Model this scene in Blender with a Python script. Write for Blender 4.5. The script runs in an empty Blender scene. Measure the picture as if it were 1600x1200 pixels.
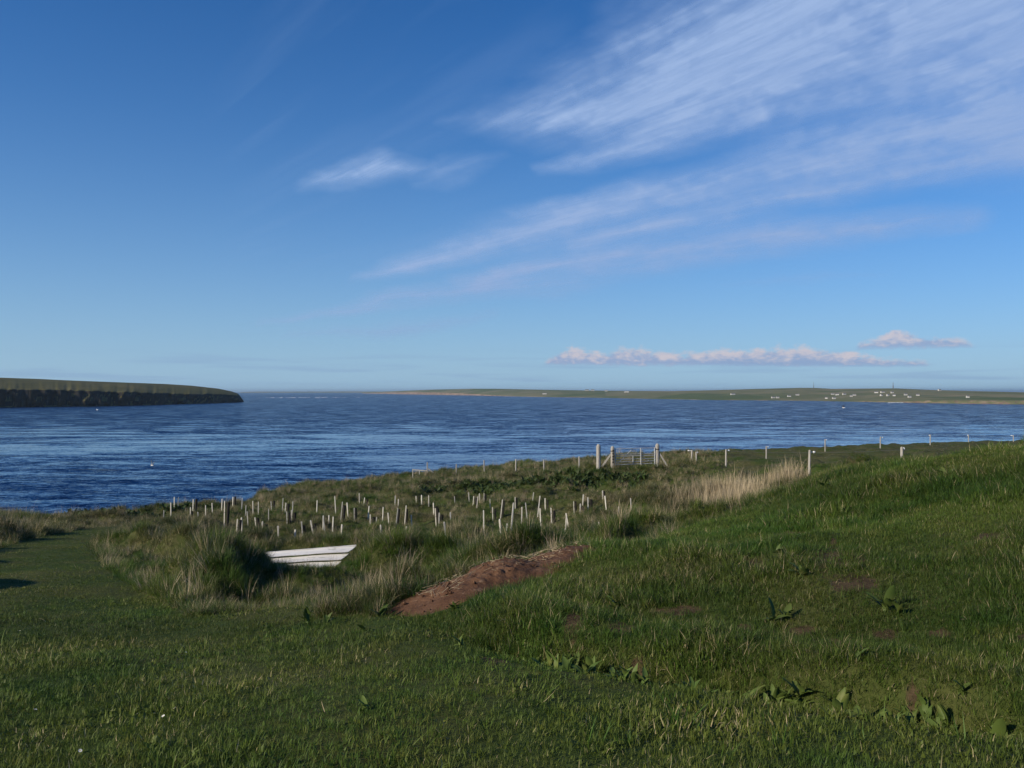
import bpy, bmesh, math, random
import numpy as np
from mathutils import Vector, Matrix

random.seed(7)
rng = np.random.default_rng(7)
S = bpy.context.scene
COL = S.collection
R = math.radians

# ------------------------------------------------------------------ camera, sky, sun, exposure
EYE = 18.0                     # camera height over the sea (m)
F = 1300.0                     # focal length in pixels of the 1600 px wide photograph
HY = 612.0                     # row of the sea horizon
SUN_AZ, SUN_EL = R(-122), R(24)   # azimuth clockwise from the view direction (+Y)

cam_d = bpy.data.cameras.new('camera')
cam_d.sensor_width = 36.0
cam_d.lens = 36.0 * F / 1600.0
cam_d.clip_start = 0.05
cam_d.clip_end = 200000
cam = bpy.data.objects.new('camera', cam_d)
COL.objects.link(cam)
cam.location = (0, 0, EYE)
cam.rotation_euler = (R(90) + math.atan((HY - 600) / F), 0, 0)
S.camera = cam

sun_d = bpy.data.lights.new('sun', 'SUN')
sun_d.energy = 5.0
sun_d.angle = R(0.53)
sun_d.color = (1.0, 0.87, 0.66)
sun = bpy.data.objects.new('sun', sun_d)
COL.objects.link(sun)
sdir = Vector((math.sin(SUN_AZ) * math.cos(SUN_EL), math.cos(SUN_AZ) * math.cos(SUN_EL), math.sin(SUN_EL)))
sun.rotation_euler = sdir.to_track_quat('Z', 'Y').to_euler()

S.view_settings.view_transform = 'Standard'
S.view_settings.look = 'None'
S.view_settings.gamma = 1.0
S.view_settings.use_curve_mapping = False
S.view_settings.exposure = 0.0
S.cycles.max_bounces = 5
S.cycles.diffuse_bounces = 2
S.cycles.glossy_bounces = 3
S.cycles.transmission_bounces = 3
S.cycles.transparent_max_bounces = 4
S.cycles.volume_bounces = 0
S.cycles.use_denoising = True
S.cycles.caustics_reflective = False
S.cycles.caustics_refractive = False

# ------------------------------------------------------------------ small node language
class V:
    """a float socket with arithmetic"""
    def __init__(s, nt, sock): s.nt, s.s = nt, sock
    def _m(s, op, *a):
        n = s.nt.nodes.new('ShaderNodeMath'); n.operation = op
        for i, x in enumerate((s,) + a):
            if isinstance(x, V): s.nt.links.new(x.s, n.inputs[i])
            else: n.inputs[i].default_value = x
        return V(s.nt, n.outputs[0])
    def __add__(s, o): return s._m('ADD', o)
    def __sub__(s, o): return s._m('SUBTRACT', o)
    def __mul__(s, o): return s._m('MULTIPLY', o)
    def __truediv__(s, o): return s._m('DIVIDE', o)
    __radd__ = __add__; __rmul__ = __mul__
    def __rsub__(s, o): return (s * -1.0) + o
    def maxi(s, o): return s._m('MAXIMUM', o)
    def mini(s, o): return s._m('MINIMUM', o)
    def f(s, op, *a): return s._m(op, *a)
    def step(s, a, b, lo=0.0, hi=1.0):
        n = s.nt.nodes.new('ShaderNodeMapRange'); n.interpolation_type = 'SMOOTHSTEP'
        s.nt.links.new(s.s, n.inputs[0])
        for i, x in ((1, a), (2, b), (3, lo), (4, hi)):
            if isinstance(x, V): s.nt.links.new(x.s, n.inputs[i])
            else: n.inputs[i].default_value = x
        return V(s.nt, n.outputs[0])

def xyz(nt, x, y, z=0.0):
    n = nt.nodes.new('ShaderNodeCombineXYZ')
    for i, a in enumerate((x, y, z)):
        if isinstance(a, V): nt.links.new(a.s, n.inputs[i])
        else: n.inputs[i].default_value = a
    return n.outputs[0]

def sep(nt, vec):
    n = nt.nodes.new('ShaderNodeSeparateXYZ'); nt.links.new(vec, n.inputs[0])
    return [V(nt, o) for o in n.outputs]

def noise(nt, vec, scale, detail=4.0, rough=0.5, dist=0.0, dim='3D'):
    n = nt.nodes.new('ShaderNodeTexNoise'); n.noise_dimensions = dim
    n.inputs['Scale'].default_value = scale; n.inputs['Detail'].default_value = detail
    n.inputs['Roughness'].default_value = rough; n.inputs['Distortion'].default_value = dist
    if vec is not None: nt.links.new(vec, n.inputs['Vector'])
    return V(nt, n.outputs[0])

def mix(nt, fac, a, b):
    n = nt.nodes.new('ShaderNodeMix'); n.data_type = 'RGBA'; n.clamp_factor = True
    for i, x in ((0, fac), (6, a), (7, b)):
        if isinstance(x, V): nt.links.new(x.s, n.inputs[i])
        elif hasattr(x, 'is_linked'): nt.links.new(x, n.inputs[i])
        elif isinstance(x, (int, float)): n.inputs[i].default_value = x
        else: n.inputs[i].default_value = (*x, 1)
    return n.outputs[2]

# ------------------------------------------------------------------ world: clear sky with a row of low cumulus
def ae(px, py):                # photograph position -> azimuth, elevation
    az = math.atan((px - 800) / F)
    return az, math.atan((HY - py) / F * math.cos(az))

def build_world():
    w = bpy.data.worlds.new('World'); S.world = w; w.use_nodes = True
    nt = w.node_tree; nt.nodes.clear()
    out = nt.nodes.new('ShaderNodeOutputWorld'); bg = nt.nodes.new('ShaderNodeBackground')
    bg.inputs[1].default_value = 0.11
    nt.links.new(bg.outputs[0], out.inputs[0])
    sky = nt.nodes.new('ShaderNodeTexSky'); sky.sky_type = 'NISHITA'; sky.sun_disc = False
    sky.sun_elevation = SUN_EL; sky.sun_rotation = SUN_AZ % (2 * math.pi)
    sky.altitude = SKY[0]; sky.air_density = SKY[1]; sky.dust_density = SKY[2]; sky.ozone_density = SKY[3]
    tint = nt.nodes.new('ShaderNodeMix'); tint.data_type = 'RGBA'; tint.blend_type = 'MULTIPLY'; tint.inputs[0].default_value = 1.0
    nt.links.new(sky.outputs[0], tint.inputs[6]); tint.inputs[7].default_value = (*TINT, 1)
    hs = nt.nodes.new('ShaderNodeHueSaturation'); hs.inputs['Saturation'].default_value = SAT; nt.links.new(tint.outputs[2], hs.inputs['Color'])
    tc = nt.nodes.new('ShaderNodeTexCoord')
    x, y, z = sep(nt, tc.outputs['Generated'])
    az = x.f('ARCTAN2', y); el = z.f('ARCSINE')
    # low cumulus bank: flat bases, lumpy tops whose height follows a profile along the horizon
    def profile(pts, scale):
        n = nt.nodes.new('ShaderNodeFloatCurve'); c = n.mapping.curves[0]
        P = [((math.atan((px - 800) / F) + 1.0) / 2.0, v * scale) for px, v in pts]
        while len(c.points) < len(P): c.points.new(0.5, 0.5)
        for q, (u, v) in zip(c.points, P): q.location = (u, v); q.handle_type = 'AUTO_CLAMPED'
        n.mapping.update()
        nt.links.new((az * 0.5 + 0.5).s, n.inputs['Value']); return V(nt, n.outputs[0])
    lump = noise(nt, xyz(nt, az, el * 1.7), 46.0, 5, 0.62) - 0.5
    lump2 = noise(nt, xyz(nt, az + 3.0, el * 2.0), 120.0, 4, 0.6) - 0.5
    e = el * F + lump2 * 7.0
    hgt = profile([(560, 0), (700, 1), (835, 1), (862, 18), (905, 27), (940, 22), (975, 30), (1020, 25), (1060, 20), (1110, 25), (1170, 27), (1230, 29), (1290, 26), (1335, 22), (1375, 14), (1440, 10), (1480, 2), (1620, 2), (1720, 20), (1900, 26), (2100, 4)], 0.01) * 100.0
    hg2 = profile([(600, 0), (1320, 0), (1345, 12), (1378, 16), (1402, 30), (1425, 20), (1465, 18), (1510, 11), (1545, 1), (1650, 0), (1800, 22), (1950, 10), (2100, 0)], 0.01) * 100.0
    def bank(base, h, tilt):
        u = e - base - az * tilt
        top = h + lump * 34.0 * (h * 0.05).f('MINIMUM', 1.0)
        m = (top - u).step(-2.0, 9.0) * (u + lump * 8.0).step(-3.0, 5.0) * h.step(1.5, 9.0)
        lit = (u / (h + 4.0) + lump * 1.6 + lump2 * 1.1).step(0.05, 0.85)
        return m, lit
    m1, l1 = bank(42.0, hgt, -14.0); m2, l2 = bank(64.0, hg2, -6.0)
    # pale moist air towards the horizon
    veil = (el.f('MAXIMUM', 0.0) * -5.4).f('EXPONENT') * 0.92
    base = mix(nt, veil, hs.outputs[0], (3.1, 4.9, 6.5))
    col = mix(nt, m1 * 0.86, base, mix(nt, l1, CUM[0], CUM[1]))
    col = mix(nt, m2 * 0.82, col, mix(nt, l2, CUM[0], CUM[1]))
    # thin grey-blue layers lying over the horizon
    lay = noise(nt, xyz(nt, az * 3.0, el * 60.0), 1.6, 3, 0.5, 0.3).step(0.47, 0.66) * el.step(0.056, 0.03) * el.step(0.004, 0.014)
    col = mix(nt, lay * 0.42, col, CUM[2])
    nt.links.new(col, bg.inputs[0])
SKY = (0, 0.90, 0.35, 7.0); TINT = (0.90, 0.94, 1.08); SAT = 1.2
CUM = [(2.7, 3.5, 5.4), (5.8, 5.2, 5.6), (2.2, 3.4, 5.4)]
build_world()

# ------------------------------------------------------------------ helpers for objects
def tag(o, label=None, cat=None, group=None, kind=None):
    if label: o['label'] = label
    if cat: o['category'] = cat
    if group: o['group'] = group
    if kind: o['kind'] = kind
    return o

def empty(name, loc, rz=0.0):
    o = bpy.data.objects.new(name, None); COL.objects.link(o)
    o.location = loc; o.rotation_euler = (0, 0, rz); o.empty_display_size = 0.2
    return o

def link(name, me, parent=None, m=None):
    o = bpy.data.objects.new(name, me)
    if m is not None and not me.materials: me.materials.append(m)
    COL.objects.link(o)
    if parent is not None: o.parent = parent
    return o

def pydata(name, v, f, m=None, smooth=False):
    me = bpy.data.meshes.new(name); me.from_pydata([tuple(p) for p in v], [], f)
    if m is not None: me.materials.append(m)
    if smooth: me.polygons.foreach_set('use_smooth', [True] * len(me.polygons))
    me.update(); return me

def grid_mesh(name, X, Y, Z, m, smooth=True):
    nr, nc = X.shape
    me = bpy.data.meshes.new(name)
    co = np.stack([X, Y, Z], -1).reshape(-1, 3).astype(np.float32)
    i = np.arange(nr * nc).reshape(nr, nc)
    q = np.stack([i[:-1, :-1], i[:-1, 1:], i[1:, 1:], i[1:, :-1]], -1).reshape(-1, 4)
    me.vertices.add(len(co)); me.vertices.foreach_set('co', co.ravel())
    me.loops.add(q.size); me.loops.foreach_set('vertex_index', q.ravel().astype(np.int32))
    me.polygons.add(len(q)); me.polygons.foreach_set('loop_start', np.arange(0, q.size, 4, dtype=np.int32))
    me.polygons.foreach_set('use_smooth', np.full(len(q), smooth))
    me.materials.append(m); me.update(calc_edges=True); me.validate()
    return me

class MB:
    """collects shapes into one mesh"""
    def __init__(s): s.v, s.f = [], []
    def add(s, v, f):
        b = len(s.v); s.v += [tuple(p) for p in v]; s.f += [tuple(i + b for i in q) for q in f]; return s
    def bar(s, a, b, w, h=None, w1=None, up=(0, 0, 1), seg=4, tip=0.0):
        """tapered bar of seg sides from a to b; tip = pointed/rounded top"""
        a, b = Vector(a), Vector(b); h = w if h is None else h; k = 1.0 if w1 is None else w1 / w
        d = (b - a).normalized(); u = Vector(up)
        if abs(d.dot(u)) > 0.95: u = Vector((0, 1, 0))
        sx = d.cross(u).normalized(); sy = sx.cross(d)
        vs = []; off = math.pi / seg if seg == 4 else 0.0
        sc = math.sqrt(2) if seg == 4 else 1.0
        rings = [(a, 1.0), (b, k)] if not tip else [(a, 1.0), (b - d * tip, k), (b, k * 0.45)]
        for c, kk in rings:
            for i in range(seg):
                t = off + 2 * math.pi * i / seg
                vs.append(c + sx * (math.cos(t) * w / 2 * sc * kk) + sy * (math.sin(t) * h / 2 * sc * kk))
        fs = [tuple(range(seg))[::-1], tuple(range((len(rings) - 1) * seg, len(rings) * seg))]
        for r in range(len(rings) - 1):
            for i in range(seg):
                j = (i + 1) % seg
                fs.append((r * seg + i, r * seg + j, (r + 1) * seg + j, (r + 1) * seg + i))
        return s.add(vs, fs)
    def tube(s, pts, rad, seg=6):
        n = len(pts); vs = []
        rad = rad if isinstance(rad, (list, tuple)) else [rad] * n
        for k in range(n):
            p = Vector(pts[k]); d = (Vector(pts[min(k + 1, n - 1)]) - Vector(pts[max(k - 1, 0)])).normalized()
            u = Vector((0, 0, 1)) if abs(d.z) < 0.9 else Vector((0, 1, 0))
            sx = d.cross(u).normalized(); sy = sx.cross(d)
            for i in range(seg):
                t = 2 * math.pi * i / seg
                vs.append(p + sx * math.cos(t) * rad[k] + sy * math.sin(t) * rad[k])
        fs = [tuple(range(seg))[::-1], tuple(range((n - 1) * seg, n * seg))]
        for r in range(n - 1):
            for i in range(seg):
                j = (i + 1) % seg
                fs.append((r * seg + i, r * seg + j, (r + 1) * seg + j, (r + 1) * seg + i))
        return s.add(vs, fs)
    def mesh(s, name, m=None, smooth=False): return pydata(name, s.v, s.f, m, smooth)

# ------------------------------------------------------------------ procedural materials
def new_mat(name):
    m = bpy.data.materials.new(name); m.use_nodes = True
    nt = m.node_tree; b = nt.nodes['Principled BSDF']
    return m, nt, b

def world_pos(nt):
    return nt.nodes.new('ShaderNodeNewGeometry').outputs['Position']

def obj_random(nt):
    return V(nt, nt.nodes.new('ShaderNodeObjectInfo').outputs['Random'])

def grass_mat(name, a, b, c, straw=(0.30, 0.25, 0.14), straw_amt=0.1, scale=0.6, trans=0.3):
    """a, b: the two greens that alternate over the ground, c: a yellower green of single blades, straw: dead ones"""
    m, nt, p = new_mat(name)
    pos = world_pos(nt); r = obj_random(nt)
    n = noise(nt, pos, scale, 4, 0.55); n2 = noise(nt, pos, scale * 6.0, 3, 0.5)
    c1 = mix(nt, n.step(0.35, 0.66), a, b)
    c2 = mix(nt, (n2.step(0.45, 0.75) * r.step(0.2, 0.9)), c1, c)
    isl = V(nt, nt.nodes.new('ShaderNodeNewGeometry').outputs['Random Per Island'])
    dead = (isl * 0.6 + r * 0.2 + n * 0.35).step(1.0 - straw_amt, 1.06 - straw_amt)
    c3 = mix(nt, dead, c2, straw)
    hs = nt.nodes.new('ShaderNodeHueSaturation')
    nt.links.new(c3, hs.inputs['Color'])
    patch = noise(nt, pos, 0.33, 3, 0.5).step(0.35, 0.65, 0.86, 1.36)
    nt.links.new(((isl * 0.8 + 0.58) * patch).s, hs.inputs['Value'])
    p.inputs['Roughness'].default_value = 0.55
    p.inputs['Specular IOR Level'].default_value = 0.25
    nt.links.new(hs.outputs[0], p.inputs['Base Color'])
    tr = nt.nodes.new('ShaderNodeBsdfTranslucent'); nt.links.new(hs.outputs[0], tr.inputs[0])
    ms = nt.nodes.new('ShaderNodeMixShader'); ms.inputs[0].default_value = trans
    nt.links.new(p.outputs[0], ms.inputs[1]); nt.links.new(tr.outputs[0], ms.inputs[2])
    nt.links.new(ms.outputs[0], nt.nodes['Material Output'].inputs[0])
    return m

def rough_mat(name, a, b, scale=5.0, rough=0.85, stretch=(1, 1, 1), bump=0.2, bump_scale=None, spec=0.2, c=None, local=True):
    m, nt, p = new_mat(name)
    if local: vec = nt.nodes.new('ShaderNodeTexCoord').outputs['Object']
    else: vec = world_pos(nt)
    mp = nt.nodes.new('ShaderNodeMapping'); mp.inputs['Scale'].default_value = stretch
    nt.links.new(vec, mp.inputs[0])
    n = noise(nt, mp.outputs[0], scale, 6, 0.6)
    colr = mix(nt, n.step(0.3, 0.7), a, b)
    if c: colr = mix(nt, noise(nt, mp.outputs[0], scale * 3.3, 5, 0.6).step(0.55, 0.7), colr, c)
    r = obj_random(nt)
    hs = nt.nodes.new('ShaderNodeHueSaturation'); nt.links.new(colr, hs.inputs['Color'])
    nt.links.new((r * 0.3 + 0.85).s, hs.inputs['Value'])
    nt.links.new(hs.outputs[0], p.inputs['Base Color'])
    p.inputs['Roughness'].default_value = rough; p.inputs['Specular IOR Level'].default_value = spec
    bn = nt.nodes.new('ShaderNodeBump'); bn.inputs['Strength'].default_value = bump; bn.inputs['Distance'].default_value = 0.02
    nt.links.new(noise(nt, mp.outputs[0], bump_scale or scale * 4, 6, 0.65).s, bn.inputs['Height'])
    nt.links.new(bn.outputs[0], p.inputs['Normal'])
    return m

M = {}
M['lawn'] = grass_mat('mown_grass', (0.044, 0.082, 0.012), (0.078, 0.102, 0.016), (0.128, 0.132, 0.028), straw_amt=0.10, scale=0.8)
M['lush'] = grass_mat('lush_grass', (0.048, 0.102, 0.015), (0.092, 0.132, 0.021), (0.145, 0.165, 0.034), straw_amt=0.16, scale=0.7)
M['field'] = grass_mat('rough_grass', (0.070, 0.096, 0.024), (0.122, 0.126, 0.044), (0.170, 0.168, 0.056), straw=(0.40, 0.33, 0.20), straw_amt=0.26, scale=0.35)
M['straw'] = grass_mat('dead_stems', (0.29, 0.235, 0.15), (0.36, 0.295, 0.19), (0.42, 0.35, 0.235), straw_amt=0.0, scale=0.4, trans=0.15)
M['dock'] = grass_mat('dock_leaf', (0.070, 0.115, 0.026), (0.100, 0.140, 0.030), (0.150, 0.165, 0.044), straw=(0.20, 0.12, 0.05), straw_amt=0.08, scale=1.5, trans=0.25)
M['dock_dark'] = grass_mat('dark_dock_leaf', (0.040, 0.070, 0.018), (0.055, 0.082, 0.022), (0.085, 0.10, 0.03), straw=(0.16, 0.10, 0.05), straw_amt=0.10, scale=1.5, trans=0.2)
M['wood'] = rough_mat('weathered_wood', (0.30, 0.28, 0.25), (0.46, 0.44, 0.40), 6.0, 0.85, (6, 6, 0.8), 0.4, c=(0.22, 0.20, 0.16))
M['stake'] = rough_mat('pale_stake_wood', (0.48, 0.46, 0.40), (0.70, 0.67, 0.59), 5.0, 0.8, (6, 6, 1), 0.3, c=(0.38, 0.35, 0.29))
M['net'] = rough_mat('dark_guard_net', (0.016, 0.016, 0.014), (0.050, 0.046, 0.038), 22.0, 0.8, (1, 1, 0.5), 0.7)
M['tie'] = rough_mat('black_tie', (0.02, 0.02, 0.02), (0.04, 0.04, 0.04), 10.0, 0.6)
M['galv'] = rough_mat('galvanised_steel', (0.36, 0.37, 0.38), (0.50, 0.51, 0.52), 8.0, 0.5, spec=0.5, bump=0.1)
M['insul'] = rough_mat('white_insulator', (0.70, 0.71, 0.72), (0.80, 0.80, 0.80), 8.0, 0.4, spec=0.5, bump=0.05)
M['boat'] = rough_mat('white_boat_paint', (0.60, 0.59, 0.56), (0.72, 0.71, 0.68), 1.4, 0.5, (1, 3, 3), 0.08, spec=0.4, c=(0.42, 0.42, 0.37))
M['soil'] = rough_mat('red_brown_soil', (0.088, 0.043, 0.023), (0.170, 0.090, 0.050), 3.5, 0.95, bump=1.0, bump_scale=30, c=(0.22, 0.14, 0.09), local=False)
M['bone'] = rough_mat('pale_stone', (0.42, 0.41, 0.37), (0.58, 0.56, 0.50), 9.0, 0.85)
M['white_wall'] = rough_mat('white_render', (0.40, 0.40, 0.39), (0.58, 0.57, 0.55), 0.4, 0.8)
M['slate'] = rough_mat('grey_slate', (0.10, 0.10, 0.11), (0.17, 0.17, 0.18), 1.0, 0.7)
M['steel_far'] = rough_mat('mast_steel', (0.12, 0.12, 0.13), (0.20, 0.20, 0.21), 1.0, 0.6)
M['white_feather'] = rough_mat('white_feathers', (0.72, 0.72, 0.72), (0.80, 0.80, 0.79), 8.0, 0.7)
M['grey_feather'] = rough_mat('grey_feathers', (0.13, 0.14, 0.16), (0.20, 0.21, 0.23), 8.0, 0.7)
M['dark_feather'] = rough_mat('black_feathers', (0.02, 0.02, 0.022), (0.035, 0.035, 0.04), 8.0, 0.6)
M['beak'] = rough_mat('beak_yellow', (0.55, 0.30, 0.05), (0.6, 0.35, 0.06), 8.0, 0.5)
M['petal'] = rough_mat('white_petal', (0.75, 0.75, 0.72), (0.80, 0.80, 0.78), 20.0, 0.7)
M['yolk'] = rough_mat('yellow_disc', (0.6, 0.42, 0.03), (0.7, 0.5, 0.04), 20.0, 0.7)
M['foam'] = rough_mat('sea_foam', (0.62, 0.66, 0.70), (0.75, 0.77, 0.80), 0.2, 0.8)

def ground_mat():
    m, nt, p = new_mat('turf_and_soil')
    pos = world_pos(nt); x, y, z = sep(nt, pos)
    n = noise(nt, pos, 0.7, 5, 0.6); n2 = noise(nt, pos, 9.0, 5, 0.65)
    green = mix(nt, n.step(0.35, 0.65), (0.046, 0.074, 0.015), (0.080, 0.088, 0.026))
    soil = mix(nt, n2.step(0.3, 0.7), (0.050, 0.036, 0.019), (0.105, 0.075, 0.042))
    at = nt.nodes.new('ShaderNodeAttribute'); at.attribute_name = 'soil'
    far = nt.nodes.new('ShaderNodeAttribute'); far.attribute_name = 'rough'
    dry = mix(nt, n2.step(0.35, 0.7), (0.058, 0.066, 0.024), (0.115, 0.105, 0.052))
    c = mix(nt, V(nt, far.outputs['Fac']) * n.step(0.3, 0.6), green, dry)
    c = mix(nt, (V(nt, at.outputs['Fac']) + n2 * 0.5 - 0.25).step(0.35, 0.6), c, soil)
    # eroded earth and rock on the steep shore
    nz = sep(nt, nt.nodes.new('ShaderNodeNewGeometry').outputs['True Normal'])[2]
    rock = mix(nt, n2.step(0.3, 0.7), (0.05, 0.032, 0.022), (0.17, 0.09, 0.05))
    c = mix(nt, nz.step(0.72, 0.5) * z.step(12.2, 11.4), c, rock)
    nt.links.new(c, p.inputs['Base Color'])
    p.inputs['Roughness'].default_value = 0.95; p.inputs['Specular IOR Level'].default_value = 0.1
    bn = nt.nodes.new('ShaderNodeBump'); bn.inputs['Strength'].default_value = 0.8; bn.inputs['Distance'].default_value = 0.04
    nt.links.new(noise(nt, pos, 22.0, 6, 0.7).s, bn.inputs['Height']); nt.links.new(bn.outputs[0], p.inputs['Normal'])
    return m

def land_mat(name, greens, rocks, patch):
    """grass on the flat, bare rock where it is steep; fields as patches"""
    m, nt, p = new_mat(name)
    pos = world_pos(nt)
    n = noise(nt, pos, patch, 5, 0.6); n2 = noise(nt, pos, patch * 9, 5, 0.6)
    vo = nt.nodes.new('ShaderNodeTexVoronoi'); vo.inputs['Scale'].default_value = patch * 1.6
    x, y, z = sep(nt, pos)
    nt.links.new(xyz(nt, x * 1.3, y * 0.35, 0.0), vo.inputs['Vector'])
    fr, fg, fb = sep(nt, vo.outputs['Color'])
    c = mix(nt, fr, greens[0], greens[1]); c = mix(nt, n.step(0.45, 0.7) * 0.7, c, greens[2])
    c = mix(nt, n2.step(0.4, 0.8) * 0.35, c, greens[0])
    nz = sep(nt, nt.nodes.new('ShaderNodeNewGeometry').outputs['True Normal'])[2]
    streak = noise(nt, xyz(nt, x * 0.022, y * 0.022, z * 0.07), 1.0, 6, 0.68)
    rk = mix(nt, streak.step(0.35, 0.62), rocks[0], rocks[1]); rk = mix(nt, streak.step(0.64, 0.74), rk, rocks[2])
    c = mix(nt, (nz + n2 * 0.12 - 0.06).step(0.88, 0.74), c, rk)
    nt.links.new(c, p.inputs['Base Color'])
    p.inputs['Roughness'].default_value = 0.95; p.inputs['Specular IOR Level'].default_value = 0.05
    return m

SEA = (1.5, 2.2, 1.4)
def sea_mat():
    m, nt, p = new_mat('sea_water')
    pos = world_pos(nt); x, y, z = sep(nt, pos)
    # tide streams: slicks and ruffled water drawn out along the stream, a rougher race farther out
    big = noise(nt, xyz(nt, x * 0.010, y * 0.026), 1.0, 5, 0.6, 0.8)
    mid = noise(nt, xyz(nt, x * 0.050 + 5.0, y * 0.13), 1.0, 4, 0.6, 0.6)
    race = (y + big * 420.0 - 210.0).step(300.0, 560.0)
    near = y.step(230.0, 130.0) * 0.45
    amp = (big.step(0.40, 0.60, 0.12, 0.85) * 0.55 + near + race * 0.95) * mid.step(0.38, 0.64, 0.22, 2.3) + 0.05
    # wave slopes taken straight from noise, so that far waves keep their steepness
    def slopes(v, k):
        n = nt.nodes.new('ShaderNodeTexNoise'); n.inputs['Scale'].default_value = 1.0; n.inputs['Detail'].default_value = 2.0
        n.inputs['Roughness'].default_value = 0.6
        nt.links.new(v, n.inputs['Vector']); r, g, b_ = sep(nt, n.outputs['Color'])
        return (r - 0.5) * k, (g - 0.5) * k
    ax, ay = slopes(xyz(nt, x * 0.06, y * 0.17), SEA[0]); bx, by = slopes(xyz(nt, x * 0.45, y * 1.0), SEA[1]); cx, cy = slopes(xyz(nt, x * 2.6, y * 3.8), SEA[2])
    sx = (ax + bx + cx) * amp; sy = ((ay * 1.3 + by * 1.3 + cy) * amp).f('ABSOLUTE') * -1.0      # waves run in: their steep faces look to the shore
    vn = nt.nodes.new('ShaderNodeVectorMath'); vn.operation = 'NORMALIZE'
    nt.links.new(xyz(nt, sx, sy, 1.0), vn.inputs[0]); nt.links.new(vn.outputs[0], p.inputs['Normal'])
    c = mix(nt, big.step(0.3, 0.7), (0.003, 0.018, 0.070), (0.005, 0.028, 0.100))
    brown_streak = noise(nt, xyz(nt, x * 0.020 + 9.0, y * 0.085), 1.0, 5, 0.6, 0.4).step(0.63, 0.70) * y.step(460.0, 330.0) * y.step(140.0, 200.0)  # long brownish streaks in the water colour, in a band off the shore
    c = mix(nt, brown_streak * 0.8, c, (0.050, 0.046, 0.020))
    nt.links.new(c, p.inputs['Base Color'])
    p.inputs['Roughness'].default_value = 0.06; p.inputs['IOR'].default_value = 1.33
    return m

# ------------------------------------------------------------------ noise and terrain
def vnoise(x, y, seed=0):
    x = np.asarray(x, float); y = np.asarray(y, float)
    xi = np.floor(x).astype(np.int64); yi = np.floor(y).astype(np.int64)
    fx = x - xi; fy = y - yi; fx = fx * fx * (3 - 2 * fx); fy = fy * fy * (3 - 2 * fy)
    def hsh(a, b):
        n = (a * 374761393 + b * 668265263 + seed * 982451653) & 0x7fffffff
        n = ((n ^ (n >> 13)) * 1274126177) & 0x7fffffff
        return ((n ^ (n >> 16)) & 0xffff) / 65535.0
    return (hsh(xi, yi) * (1 - fx) + hsh(xi + 1, yi) * fx) * (1 - fy) + (hsh(xi, yi + 1) * (1 - fx) + hsh(xi + 1, yi + 1) * fx) * fy

def fbm(x, y, seed=0, oct=4, g=0.5):
    s = 0; a = 1; t = 0
    for o in range(oct):
        s = s + a * vnoise(x * 2 ** o + 17.3 * o, y * 2 ** o - 9.1 * o, seed + o); t += a; a *= g
    return s / t

def smooth(t, a, b):
    t = np.clip((t - a) / (b - a), 0, 1); return t * t * (3 - 2 * t)

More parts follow.
